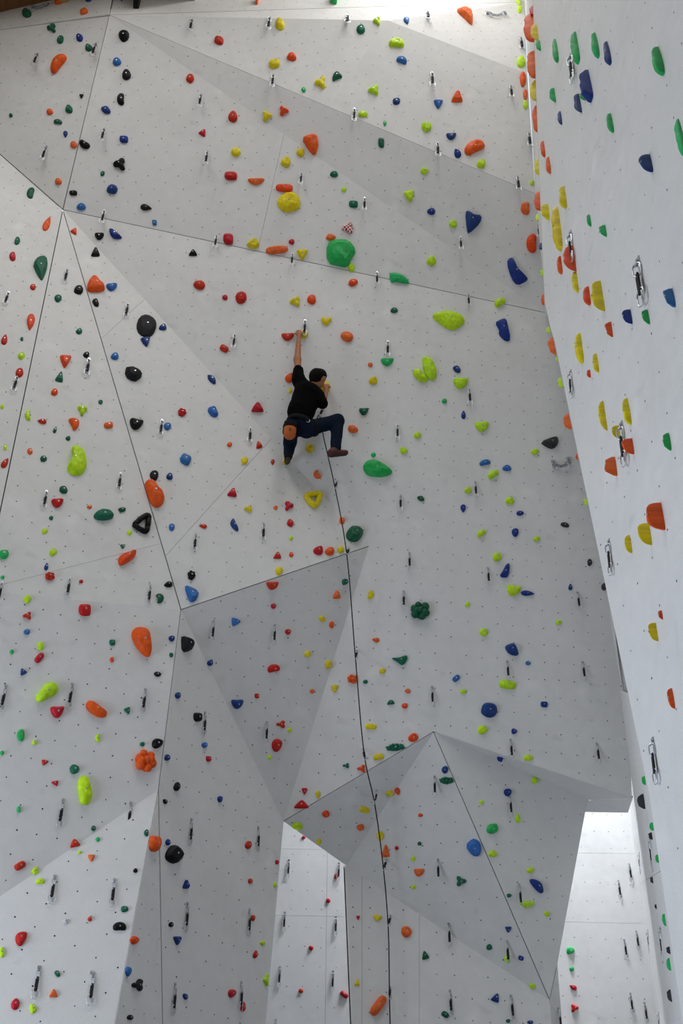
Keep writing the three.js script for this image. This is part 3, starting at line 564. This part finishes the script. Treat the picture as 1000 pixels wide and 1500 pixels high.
// ------------------------------------------------------------------ quickdraws, chains, rope
// unit: metres; a quickdraw hangs from the origin along -y, z points away from the wall
function carabiner(len, wid) {
  const a = wid / 2, pts = [V3(-a * .55, 0, 0), V3(-a, -len * .18, 0), V3(-a, -len * .5, 0), V3(-a * .85, -len * .82, 0), V3(0, -len, 0), V3(a * .85, -len * .82, 0), V3(a, -len * .5, 0), V3(a, -len * .2, 0), V3(a * .5, 0, 0)];
  return tube(pts, 0.0052, 26, 6, true);
}
const gateGeo = len => tube([V3(0.019, -len * .2, 0.002), V3(0.021, -len * .5, 0.004), V3(0.018, -len * .8, 0.002)], 0.0034, 8, 5);
const hangerGeo = mergeGeometries([box(0.034, 0.05, 0.004, 0, 0.012, 0.004), new THREE.CylinderGeometry(0.011, 0.011, 0.012, 6).rotateX(Math.PI / 2).translate(0, 0.016, 0.008), box(0.03, 0.026, 0.004).rotateX(-0.9).translate(0, -0.016, 0.014)]);
const upperGeo = carabiner(0.09, 0.048).rotateY(0.55), upperGate = gateGeo(0.09).rotateY(0.55);
const lowerGeo = carabiner(0.104, 0.064).rotateY(0.1), lowerGate = gateGeo(0.104).rotateY(0.1);
const slingGeo = (() => {
  const s = new THREE.Shape(); s.moveTo(-.009, .006); s.lineTo(.009, .006); s.lineTo(.0145, -.02); s.lineTo(.0145, -.115); s.lineTo(.009, -.135); s.lineTo(-.009, -.135); s.lineTo(-.0145, -.115); s.lineTo(-.0145, -.02);
  return new THREE.ExtrudeGeometry(s, { depth: 0.007, bevelEnabled: true, bevelSize: 0.002, bevelThickness: 0.002, bevelSegments: 1 }).translate(0, 0, -0.0035);
})();
const proto = new THREE.Group();
mesh('bolt_hanger', hangerGeo, M.steel, proto);
{ const c = mesh('carabiner', upperGeo, M.alu, proto); c.position.set(0, -0.012, 0.018); mesh('gate', upperGate, M.steel, c); }
mesh('sling', slingGeo, M.sling, proto).position.set(0, -0.088, 0.02);
{ const c = mesh('carabiner', lowerGeo, M.alu, proto); c.position.set(0, -0.196, 0.02); mesh('gate', lowerGate, M.steel, c); }
const DRAW_LENGTH = 0.305;
const draws = [];
function addDraw(x0, y0, x1, y1, along) {
  const f = pick(x0, y0); if (!f) { console.log('no panel for draw', x0, y0); return; }
  const at = onPlane(x0, y0, f.plane);
  const down = along ? along.clone() : V3(0, -1, 0), into = down.dot(f.n);
  if (into < 0.02) down.addScaledVector(f.n, 0.02 - into).normalize();
  const p0 = project(at), p1 = project(at.clone().addScaledVector(down, 0.2)), want = Math.hypot(x1 - x0, y1 - y0), got = Math.hypot(p1[0] - p0[0], p1[1] - p0[1]);
  const scale = Math.max(0.8, Math.min(1.3, want / got * 0.2 / DRAW_LENGTH * 1.02));
  const o = proto.clone(); o.name = numbered('quickdraw'); scene.add(o);
  const yAxis = down.clone().negate(), zAxis = f.n.clone().addScaledVector(yAxis, -f.n.dot(yAxis)).normalize(), xAxis = yAxis.clone().cross(zAxis);
  o.quaternion.setFromRotationMatrix(new THREE.Matrix4().makeBasis(xAxis, yAxis, zAxis)); o.position.copy(at); o.scale.setScalar(scale);
  o.userData = { category: 'quickdraw' };
  o.updateMatrixWorld(true);
  draws.push({ o, x: x0, y: (y0 + y1) / 2, f, low: V3(0, -0.285, 0.02).applyMatrix4(o.matrixWorld) });
  return draws[draws.length - 1];
}
const DRAWS = [
  [0, 0, '220 320 200 390;562 262 535 335;612 758 582 830;272 865 240 945'], [250, 0, '125 118 108 188;578 108 575 180;600 443 592 515;178 558 165 632;215 893 205 970'],
  [500, 0, '35 98 38 165;503 75 508 150;530 432 533 515;990 508 992 580;75 642 72 715;562 842 567 925'], [750, 0, '350 330 370 512;48 225 52 300;95 785 100 870'],
  [0, 250, '50 718 32 780;392 585 370 655;612 238 595 315;748 785 722 860'], [250, 250, '765 18 760 85;268 385 252 455;713 490 708 560;375 965 362 1045;787 882 778 968'],
  [500, 250, '135 165 135 240;208 600 208 675;697 395 697 470;742 728 742 800'], [750, 250, '30 40 38 125;345 375 362 540;743 540 785 810;150 325 155 395'],
  [0, 500, '102 212 72 298;520 110 490 202;948 468 930 555;705 780 680 875;272 885 245 980'], [250, 500, '465 512 458 600'],
  [500, 500, '270 5 265 92;748 285 748 375;327 492 322 580;783 828 783 915;345 905 345 990'], [750, 500, '345 187 362 330;645 500 672 730'],
  [0, 750, '10 420 -5 480;408 393 388 500;878 436 860 540'], [250, 750, '145 135 135 230;543 75 538 172;250 645 238 745;608 668 600 765'],
  [500, 750, '397 245 393 330;363 470 358 545;857 333 857 420;970 880 968 965'], [750, 750, '382 478 386 570;412 885 422 985;570 183 597 370'],
  [0, 1000, '32 30 5 115;422 18 395 120;850 50 832 150;368 698 335 825;765 715 735 840'], [250, 1000, '200 185 188 295;562 238 553 345;120 812 105 935;512 858 503 970'],
  [500, 1000, '530 30 526 115;545 555 540 635;990 340 990 435;985 670 982 765'], [750, 1000, '495 362 495 455;828 350 855 595;812 925 818 1010'],
  [0, 1250, '320 145 300 280;670 165 655 305;228 680 208 835;546 720 528 880'], [250, 1250, '97 305 80 440;460 340 447 460;25 778 8 925;413 768 397 900;692 48 685 120;985 65 985 130;668 355 660 445;968 380 963 468;640 675 637 755;950 700 942 790;615 985 610 1060'],
  [500, 1250, '565 42 560 155;630 420 627 530;635 815 632 925;970 520 968 600;993 845 995 960'],
  [750, 1250, '40 190 43 275;622 170 628 235;657 515 665 590;692 830 695 890;685 70 690 150;745 5 757 110;727 465 735 565;797 458 812 580;872 452 890 595;775 885 785 980;860 945 868 1010;270 915 278 990'],
];
for (const [ox, oy, text] of DRAWS) for (const t of text.split(';')) { const [a, b, c, d] = t.split(' ').map(v => v / 4); addDraw(ox + a, oy + b, ox + c, oy + d); }
// the draws that the climber has clipped, and the rope through them
const ropePath = [];
const clipped = [[473, 599, 467, 611], [493, 706, 490, 717], [510, 805, 506, 813], [522.5, 954, 520, 966], [531.5, 1098, 534, 1113], [551, 1158, 547, 1174], [565.5, 1260, 562, 1272], [571.5, 1342, 567, 1358], [570.5, 1446, 569.5, 1464]].map(q => {
  const f = pick(q[0], q[1]), d = onPlane(q[2], q[3], new THREE.Plane(f.plane.normal, f.plane.constant - 0.16)).sub(onPlane(q[0], q[1], f.plane)).normalize();
  return addDraw(...q, d);
});
const m3 = facets.find(f => f.id === 'M3');
const offWall = (x, y, d) => onPlane(x, y, new THREE.Plane(m3.plane.normal, m3.plane.constant - d));
const ropePts = [offWall(455, 622, 0.5), offWall(462, 617, 0.36), clipped[0].low.clone(), offWall(472, 632, 0.2)];
for (const c of clipped.slice(1)) ropePts.push(c.low.clone());
ropePts.push(V3(clipped[8].low.x + 0.02, 2.0, clipped[8].low.z + 0.1), V3(clipped[8].low.x - 0.2, 0.02, clipped[8].low.z + 0.8));
{
  const rope = thing('rope', 'thin dark climbing rope running down from the climber through quickdraws', 'rope');
  mesh('rope_strand', tube(ropePts, 0.0066, 260, 6), M.rope, rope);
}
// belay chains: two hangers joined by links
function addChain(x0, y0, x1, y1, label) {
  const f = pick((x0 + x1) / 2, y0), a = onPlane(x0, y0, f.plane), b = onPlane(x1, y1, f.plane), o = thing('belay_chain', label, 'chain', 'belay chains');
  o.position.copy(a);
  const q = new THREE.Quaternion().setFromRotationMatrix(new THREE.Matrix4().makeBasis(f.u, f.v, f.n));
  for (const p of [a, b]) { const h = mesh('bolt_hanger', hangerGeo, M.steel, o); h.quaternion.copy(q); h.position.copy(p).sub(a); h.scale.setScalar(1.5); }
  const links = [], n = 11, sag = a.distanceTo(b) * 0.34;
  for (let i = 0; i < n; i++) {
    const t = (i + .5) / n, g = new THREE.TorusGeometry(0.022, 0.006, 5, 12).scale(1.35, 0.8, 1); if (i % 2) g.rotateX(Math.PI / 2);
    const p = a.clone().lerp(b, t).sub(a).add(V3(0, -sag * 4 * t * (1 - t), 0)).addScaledVector(f.n, 0.035); g.applyQuaternion(q); g.translate(p.x, p.y, p.z); links.push(g);
  }
  mesh('chain', mergeGeometries(links), M.steel, o);
  for (const t of [0, 1]) { const c = mesh('carabiner', lowerGeo, M.alu, o); c.position.copy(a.clone().lerp(b, t).sub(a)).addScaledVector(f.n, 0.03); }
}
addChain(50, 11, 69, 8, 'belay chain with two bolts under the timber ceiling');
addChain(713, 20, 739, 20, 'belay chain with two bolts beside the wedge-shaped orange hold');
addChain(810, 680, 833, 675, 'belay chain with two bolts below the charcoal hold on the overhang');

// ------------------------------------------------------------------ the climber
function surfaceNets(field, lo, hi, cell) {
  const n = [0, 1, 2].map(i => Math.ceil((hi.getComponent(i) - lo.getComponent(i)) / cell) + 1), [nx, ny, nz] = n;
  const val = new Float32Array(nx * ny * nz), at = (x, y, z) => x + nx * (y + ny * z);
  for (let z = 0; z < nz; z++) for (let y = 0; y < ny; y++) for (let x = 0; x < nx; x++) val[at(x, y, z)] = field(lo.x + x * cell, lo.y + y * cell, lo.z + z * cell);
  const vid = new Int32Array(val.length).fill(-1), pos = [], idx = [];
  for (let z = 0; z + 1 < nz; z++) for (let y = 0; y + 1 < ny; y++) for (let x = 0; x + 1 < nx; x++) {
    let m = 0, sx = 0, sy = 0, sz = 0, k = 0; const c = [];
    for (let i = 0; i < 8; i++) { const v = val[at(x + (i & 1), y + (i >> 1 & 1), z + (i >> 2))]; c.push(v); if (v < 0) m |= 1 << i; }
    if (m === 0 || m === 255) continue;
    for (let i = 0; i < 8; i++) for (const b of [1, 2, 4]) if (!(i & b)) {
      const j = i | b; if ((c[i] < 0) === (c[j] < 0)) continue; const t = c[i] / (c[i] - c[j]);
      sx += (i & 1) + (b === 1 ? t : 0); sy += (i >> 1 & 1) + (b === 2 ? t : 0); sz += (i >> 2) + (b === 4 ? t : 0); k++;
    }
    vid[at(x, y, z)] = pos.length / 3; pos.push(lo.x + (x + sx / k) * cell, lo.y + (y + sy / k) * cell, lo.z + (z + sz / k) * cell);
  }
  for (let z = 1; z + 1 < nz; z++) for (let y = 1; y + 1 < ny; y++) for (let x = 1; x + 1 < nx; x++) {
    const a = val[at(x, y, z)] < 0, quad = (p, q, r, s, flip) => { if (p < 0 || q < 0 || r < 0 || s < 0) return; flip ? idx.push(p, q, r, p, r, s) : idx.push(p, r, q, p, s, r); };
    if (a !== (val[at(x + 1, y, z)] < 0)) quad(vid[at(x, y - 1, z - 1)], vid[at(x, y, z - 1)], vid[at(x, y, z)], vid[at(x, y - 1, z)], a);
    if (a !== (val[at(x, y + 1, z)] < 0)) quad(vid[at(x - 1, y, z - 1)], vid[at(x - 1, y, z)], vid[at(x, y, z)], vid[at(x, y, z - 1)], a);
    if (a !== (val[at(x, y, z + 1)] < 0)) quad(vid[at(x - 1, y - 1, z)], vid[at(x, y - 1, z)], vid[at(x, y, z)], vid[at(x - 1, y, z)], a);
  }
  return geoFrom(pos, idx);
}
function bonesMesh(bones, cell, k, extra) { // bones: [a, b, ra, rb]
  const lo = V3(1e9, 1e9, 1e9), hi = lo.clone().negate(), pad = 0.03;
  for (const [a, b, ra, rb] of bones) for (const [p, r] of [[a, ra], [b, rb]]) { lo.min(p.clone().addScalar(-r - pad)); hi.max(p.clone().addScalar(r + pad)); }
  const B = bones.map(([a, b, ra, rb]) => [a.x, a.y, a.z, b.x - a.x, b.y - a.y, b.z - a.z, ra, rb - ra, Math.max(1e-9, a.distanceToSquared(b))]);
  return surfaceNets((x, y, z) => {
    let s = 0, m = 1e9;
    for (const [ax, ay, az, dx, dy, dz, ra, dr, l] of B) {
      const t = Math.max(0, Math.min(1, ((x - ax) * dx + (y - ay) * dy + (z - az) * dz) / l));
      const d = Math.hypot(x - ax - dx * t, y - ay - dy * t, z - az - dz * t) - ra - dr * t;
      s += Math.exp(-d / k); if (d < m) m = d;
    }
    let v = m > 0.3 ? m : -k * Math.log(s + 1e-30);
    return extra ? extra(v, x, y, z) : v;
  }, lo, hi, cell);
}
const skin = new THREE.MeshStandardMaterial({ color: 0xa5663f, roughness: 0.6 });
const shirtM = new THREE.MeshPhysicalMaterial({ color: 0x030304, roughness: 1, specularIntensity: 0.2 });
const jeansM = new THREE.MeshPhysicalMaterial({ color: 0x101a2b, roughness: 1, specularIntensity: 0.3 });
const hairM = new THREE.MeshPhysicalMaterial({ color: 0x0d0906, roughness: 0.9, specularIntensity: 0.3 });
const harnessM = new THREE.MeshPhysicalMaterial({ color: 0x16171b, roughness: 0.9, specularIntensity: 0.3 });
const shoeM = new THREE.MeshPhysicalMaterial({ color: 0x1a1a1c, roughness: 0.9, specularIntensity: 0.3 });
const shoeRedM = new THREE.MeshStandardMaterial({ color: 0x4a1c16, roughness: 0.7 });
const J = {
  handL: offWall(438.5, 489, 0.07), wristL: offWall(437.3, 499, 0.11), elbowL: offWall(435.4, 527, 0.2), shoulderL: offWall(437.5, 557, 0.3),
  shoulderR: offWall(465, 580, 0.36), elbowR: offWall(473, 592, 0.42), wristR: offWall(477.5, 573, 0.2), handR: offWall(477, 566, 0.12),
  neck: offWall(456.5, 568, 0.36), chest: offWall(450, 578, 0.36), belly: offWall(441, 603, 0.42), pelvis: offWall(438, 622, 0.44), head: offWall(465.5, 555, 0.34),
  hipL: offWall(427.5, 626, 0.42), kneeL: offWall(424.5, 648, 0.2), ankleL: offWall(422.3, 665, 0.26), toeL: offWall(420.5, 676, 0.09),
  hipR: offWall(449, 629, 0.42), kneeR: offWall(494, 616, 0.3), ankleR: offWall(491.5, 657, 0.36), toeR: offWall(506, 663, 0.32), heelR: offWall(485, 664, 0.40),
};
const n3 = m3.n, u3 = m3.u, v3 = m3.v;
const rel = (p, du, dv, dn) => p.clone().addScaledVector(u3, du).addScaledVector(v3, dv).addScaledVector(n3, dn);
const person = thing('person', 'climber in black t-shirt and dark jeans reaching for a yellow hold', 'person');
const parts = [];
{
  const faceDir = u3.clone().multiplyScalar(0.75).addScaledVector(n3, -0.75).addScaledVector(v3, 0.1).normalize();
  const headUp = v3.clone().multiplyScalar(0.95).addScaledVector(u3, 0.15).normalize(), headSide = headUp.clone().cross(faceDir).normalize();
  const hp = (f, up, s) => J.head.clone().addScaledVector(faceDir, f).addScaledVector(headUp, up).addScaledVector(headSide, s);
  const bones = [
    [J.wristL, J.elbowL, 0.031, 0.047], [J.elbowL, J.shoulderL, 0.043, 0.055], [J.shoulderL, J.chest, 0.062, 0.12], [J.shoulderR, J.chest, 0.062, 0.12], [J.shoulderR, J.elbowR, 0.055, 0.043], [J.elbowR, J.wristR, 0.043, 0.029],
    [J.chest, J.belly, 0.125, 0.115], [J.belly, J.pelvis, 0.115, 0.125], [J.neck, hp(-0.02, -0.06, 0), 0.055, 0.052], [J.neck, J.chest, 0.06, 0.1],
    [J.hipL, J.kneeL, 0.085, 0.06], [J.kneeL, J.ankleL, 0.058, 0.042], [J.hipR, J.kneeR, 0.088, 0.062], [J.kneeR, J.ankleR, 0.06, 0.042], [J.hipL, J.pelvis, 0.09, 0.1], [J.hipR, J.pelvis, 0.09, 0.1],
    [J.ankleL, J.toeL, 0.042, 0.03], [J.heelR, J.toeR, 0.035, 0.028], [J.ankleR, J.heelR, 0.04, 0.035],
  ];
  const geos = [bonesMesh(bones, 0.016, 0.014)];
  // head: skull, jaw, nose, ears
  const headBones = [[hp(-0.02, 0.02, 0), hp(0.02, 0.03, 0), 0.088, 0.086], [hp(0.03, -0.06, 0), hp(0.06, -0.07, 0), 0.052, 0.036], [hp(0.088, 0.0, 0), hp(0.112, -0.028, 0), 0.01, 0.014], [hp(0.075, -0.055, -0.02), hp(0.075, -0.055, 0.02), 0.026, 0.026],
    [hp(0.0, 0.0, 0.088), hp(-0.01, -0.03, 0.086), 0.016, 0.011], [hp(0.0, 0.0, -0.088), hp(-0.01, -0.03, -0.086), 0.016, 0.011], [hp(-0.03, -0.04, 0), hp(-0.02, -0.09, 0), 0.06, 0.054]];
  geos.push(bonesMesh(headBones, 0.006, 0.008));
  // hands: palm, four fingers curled over the hold, thumb from the side of the palm
  const hand = (wrist, palm, out, into, flip) => {
    const up = palm.clone().sub(wrist).normalize(), side = up.clone().cross(into).normalize().multiplyScalar(flip);
    const q = (a, b, c) => palm.clone().addScaledVector(up, a).addScaledVector(side, b).addScaledVector(into, c);
    const list = [[wrist, q(-0.01, 0, 0), 0.026, 0.03], [q(0, -0.024, 0), q(0, 0.026, 0), 0.018, 0.017], [q(0.02, -0.026, 0), q(0.02, 0.028, 0), 0.015, 0.014]];
    [[-0.033, 0.85], [-0.011, 1], [0.011, 0.96], [0.031, 0.78]].forEach(([b, l]) => {
      const k1 = q(0.035, b, 0), k2 = q(0.035 + 0.035 * l, b * 1.1, 0.012), k3 = q(0.035 + 0.052 * l, b * 1.12, 0.034 * l + 0.008), k4 = q(0.035 + 0.045 * l, b * 1.12, 0.056 * l + 0.008);
      list.push([k1, k2, 0.0095, 0.009], [k2, k3, 0.009, 0.0085], [k3, k4, 0.0085, 0.0075]);
    });
    list.push([q(-0.02, -0.03, 0.005), q(0.008, -0.055, 0.015), 0.012, 0.0105], [q(0.008, -0.055, 0.015), q(0.032, -0.058, 0.03), 0.0105, 0.0085]);
    return bonesMesh(list, 0.0045, 0.004);
  };
  const intoWall = n3.clone().negate();
  geos.push(hand(J.wristL, J.handL, 0, intoWall, -1), hand(J.wristR, J.handR, 0, intoWall, 1));
  mesh('body', mergeGeometries(geos), skin, person);
  const hair = bonesMesh([[hp(-0.03, 0.035, 0), hp(0.02, 0.06, 0), 0.098, 0.088], [hp(-0.05, -0.01, 0), hp(-0.05, -0.035, 0), 0.078, 0.066]], 0.009, 0.012, (v, x, y, z) => v + 0.006 * noise.noise(x * 60, y * 60, z * 60) + Math.max(0, 0));
  mesh('hair', hair, hairM, person);
  for (const s of [-1, 1]) { const e = mesh('eye', new THREE.SphereGeometry(0.011, 10, 8), new THREE.MeshStandardMaterial({ color: s < 0 ? 0xe8e4de : 0xe8e4de, roughness: 0.3 }), person); e.position.copy(hp(0.088, 0.005, s * 0.032)); mesh('iris', new THREE.SphereGeometry(0.006, 8, 6).translate(0, 0, 0), hairM, e).position.copy(faceDir).multiplyScalar(0.007); }
  const sleeveL = J.elbowL.clone().lerp(J.shoulderL, 0.52), sleeveR = J.elbowR.clone().lerp(J.shoulderR, 0.06);
  const fold = (v, x, y, z) => v + 0.006 * noise.noise(x * 14, y * 9, z * 14) + 0.004 * noise.noise(x * 30, y * 30, z * 30);
  mesh('t_shirt', bonesMesh([[sleeveL, J.shoulderL, 0.068, 0.08], [J.shoulderL, J.chest, 0.08, 0.135], [J.shoulderR, J.chest, 0.08, 0.135], [J.shoulderR, sleeveR, 0.08, 0.068], [J.chest, J.belly, 0.15, 0.14], [J.belly, rel(J.pelvis, 0, 0.03, 0), 0.14, 0.138],
    [rel(J.chest, -0.05, 0, 0), rel(J.belly, -0.05, 0, 0), 0.12, 0.12], [rel(J.chest, 0.06, 0, 0), rel(J.belly, 0.05, 0, 0), 0.12, 0.11], [rel(J.neck, -0.02, -0.03, 0), J.chest, 0.07, 0.12]], 0.013, 0.016, fold), shirtM, person);
  mesh('jeans', bonesMesh([[J.hipL, J.kneeL, 0.1, 0.078], [J.kneeL, rel(J.ankleL, 0, 0.01, 0), 0.078, 0.062], [J.hipR, J.kneeR, 0.102, 0.08], [J.kneeR, J.ankleR, 0.08, 0.066], [J.hipL, J.pelvis, 0.105, 0.13], [J.hipR, J.pelvis, 0.105, 0.13]], 0.013, 0.014, fold), jeansM, person);
  const shoeL = mesh('shoe', bonesMesh([[rel(J.ankleL, 0, -0.03, 0), J.toeL, 0.048, 0.036], [J.ankleL, rel(J.ankleL, 0, -0.05, 0.02), 0.047, 0.045]], 0.009, 0.01), shoeM, person);
  mesh('sole', bonesMesh([[rel(J.ankleL, 0, -0.075, 0.03), rel(J.toeL, 0, -0.022, 0.01), 0.03, 0.026]], 0.009, 0.01), new THREE.MeshStandardMaterial({ color: 0x3a332c, roughness: 0.8 }), shoeL);
  const shoeR = mesh('shoe', bonesMesh([[J.heelR, J.toeR, 0.046, 0.034], [J.ankleR, J.heelR, 0.05, 0.046]], 0.009, 0.01), shoeRedM, person);
  mesh('sole', bonesMesh([[rel(J.heelR, 0.01, -0.03, 0.01), rel(J.toeR, 0, -0.018, 0), 0.028, 0.024]], 0.009, 0.01), new THREE.MeshStandardMaterial({ color: 0x2b2320, roughness: 0.8 }), shoeR);
  // harness: waist belt, two leg loops, gear loops, buckle
  const ring = (c, axis, r, t, squash) => { const g = new THREE.TorusGeometry(r, t, 8, 30).scale(1, 1, 1.9); const a = axis.clone().normalize(); g.applyQuaternion(new THREE.Quaternion().setFromUnitVectors(V3(0, 0, 1), a)); return g.translate(c.x, c.y, c.z); };
  const spine = J.chest.clone().sub(J.pelvis);
  const harness = mesh('harness', mergeGeometries([ring(rel(J.pelvis, 0, 0.02, 0), spine, 0.148, 0.016), ring(J.hipL.clone().lerp(J.kneeL, 0.32), J.kneeL.clone().sub(J.hipL), 0.098, 0.012), ring(J.hipR.clone().lerp(J.kneeR, 0.2), J.kneeR.clone().sub(J.hipR), 0.102, 0.014),
    tube([rel(J.pelvis, -0.12, 0.03, 0.06), rel(J.pelvis, -0.17, 0.0, 0.05), rel(J.pelvis, -0.15, -0.05, 0.05), rel(J.pelvis, -0.1, 0.0, 0.11)], 0.005, 16, 5)]), harnessM, person);
  mesh('buckle', new THREE.TorusGeometry(0.02, 0.006, 5, 10).translate(...rel(J.pelvis, 0.1, 0.0, 0.115).toArray()), M.steel, harness);
}
{ // chalk bag clipped to the back of the harness
  const c = offWall(424.4, 632, 0.56), bag = thing('chalk_bag', "orange-brown chalk bag hanging from the climber's harness", 'chalk bag');
  bag.position.copy(c); bag.quaternion.setFromRotationMatrix(new THREE.Matrix4().makeBasis(u3, v3, n3));
  const prof = [[0, -0.09], [0.05, -0.088], [0.072, -0.06], [0.076, 0], [0.074, 0.05]].map(p => new THREE.Vector2(...p));
  const orange = new THREE.MeshStandardMaterial({ color: 0xb9602a, roughness: 0.9, side: THREE.DoubleSide });
  mesh('pouch', new THREE.LatheGeometry(prof, 22), orange, bag);
  mesh('collar', new THREE.LatheGeometry([[0.074, 0.045], [0.08, 0.06], [0.078, 0.12], [0.07, 0.125]].map(p => new THREE.Vector2(...p)), 22), new THREE.MeshPhysicalMaterial({ color: 0x14161b, roughness: 0.9, specularIntensity: 0.3, side: THREE.DoubleSide }), bag);
  mesh('emblem', new THREE.TorusGeometry(0.016, 0.005, 5, 6).scale(0.8, 1.2, 0.6).translate(0, -0.012, 0.077), new THREE.MeshStandardMaterial({ color: 0x3c3f33, roughness: 0.9 }), bag);
}

// ------------------------------------------------------------------ labels
{
  const art = w => (/^[aeiou]/.test(w) ? 'an ' : 'a ') + w;
  const kin = placed.map(h => ({ x: h.x, y: h.y, words: `${h.colour} ${h.shape} hold`, me: h })).concat(draws.map(d => ({ x: d.x, y: d.y, words: 'quickdraw', me: d })));
  const relation = (a, b) => { const dx = b.x - a.x, dy = b.y - a.y; return Math.abs(dy) > Math.abs(dx) * 1.2 ? (dy > 0 ? 'above' : 'below') : 'beside'; };
  const near = (h, n) => kin.filter(k => k.me !== h && (h.shape ? k.words !== 'quickdraw' : k.words !== 'quickdraw')).map(k => [Math.hypot(k.x - h.x, k.y - h.y), k]).sort((a, b) => a[0] - b[0]).slice(0, n).map(e => e[1]);
  const all = placed.concat(draws), label = new Map();
  const levels = [
    h => { const [a] = near(h, 1); return `${h.shape ? `${h.size} ${h.colour} ${h.shape} hold` : 'quickdraw with black sling'} ${relation(h, a)} ${art(a.words)}`; },
    h => { const [a] = near(h, 1); return `${h.shape ? `${h.size} ${h.colour} ${h.shape} hold` : 'quickdraw'} ${relation(h, a)} ${art(a.words)} on the ${h.f.words}`; },
    h => { const [a, b] = near(h, 2); return `${h.shape ? `${h.size} ${h.colour} ${h.shape} hold` : 'quickdraw'} ${relation(h, a)} ${art(a.words)}, ${relation(h, b)} ${art(b.words)}`; },
    h => { const [, a, b] = near(h, 3); return `${h.shape ? `${h.size} ${h.colour} ${h.shape} hold` : 'quickdraw'} ${relation(h, a)} ${art(a.words)}, ${relation(h, b)} ${art(b.words)}`; },
  ];
  let todo = all;
  for (const make of levels) {
    for (const h of todo) label.set(h, make(h));
    const n = new Map(); for (const h of all) n.set(label.get(h), (n.get(label.get(h)) ?? 0) + 1);
    todo = all.filter(h => n.get(label.get(h)) > 1);
  }
  console.log('labels still shared', todo.length, Math.max(...all.map(h => label.get(h).split(' ').length)));
  for (const h of all) { h.o.userData.label = label.get(h); h.o.userData.group = h.group ?? 'quickdraws on the climbing walls'; }
}

renderer.render(scene, camera);
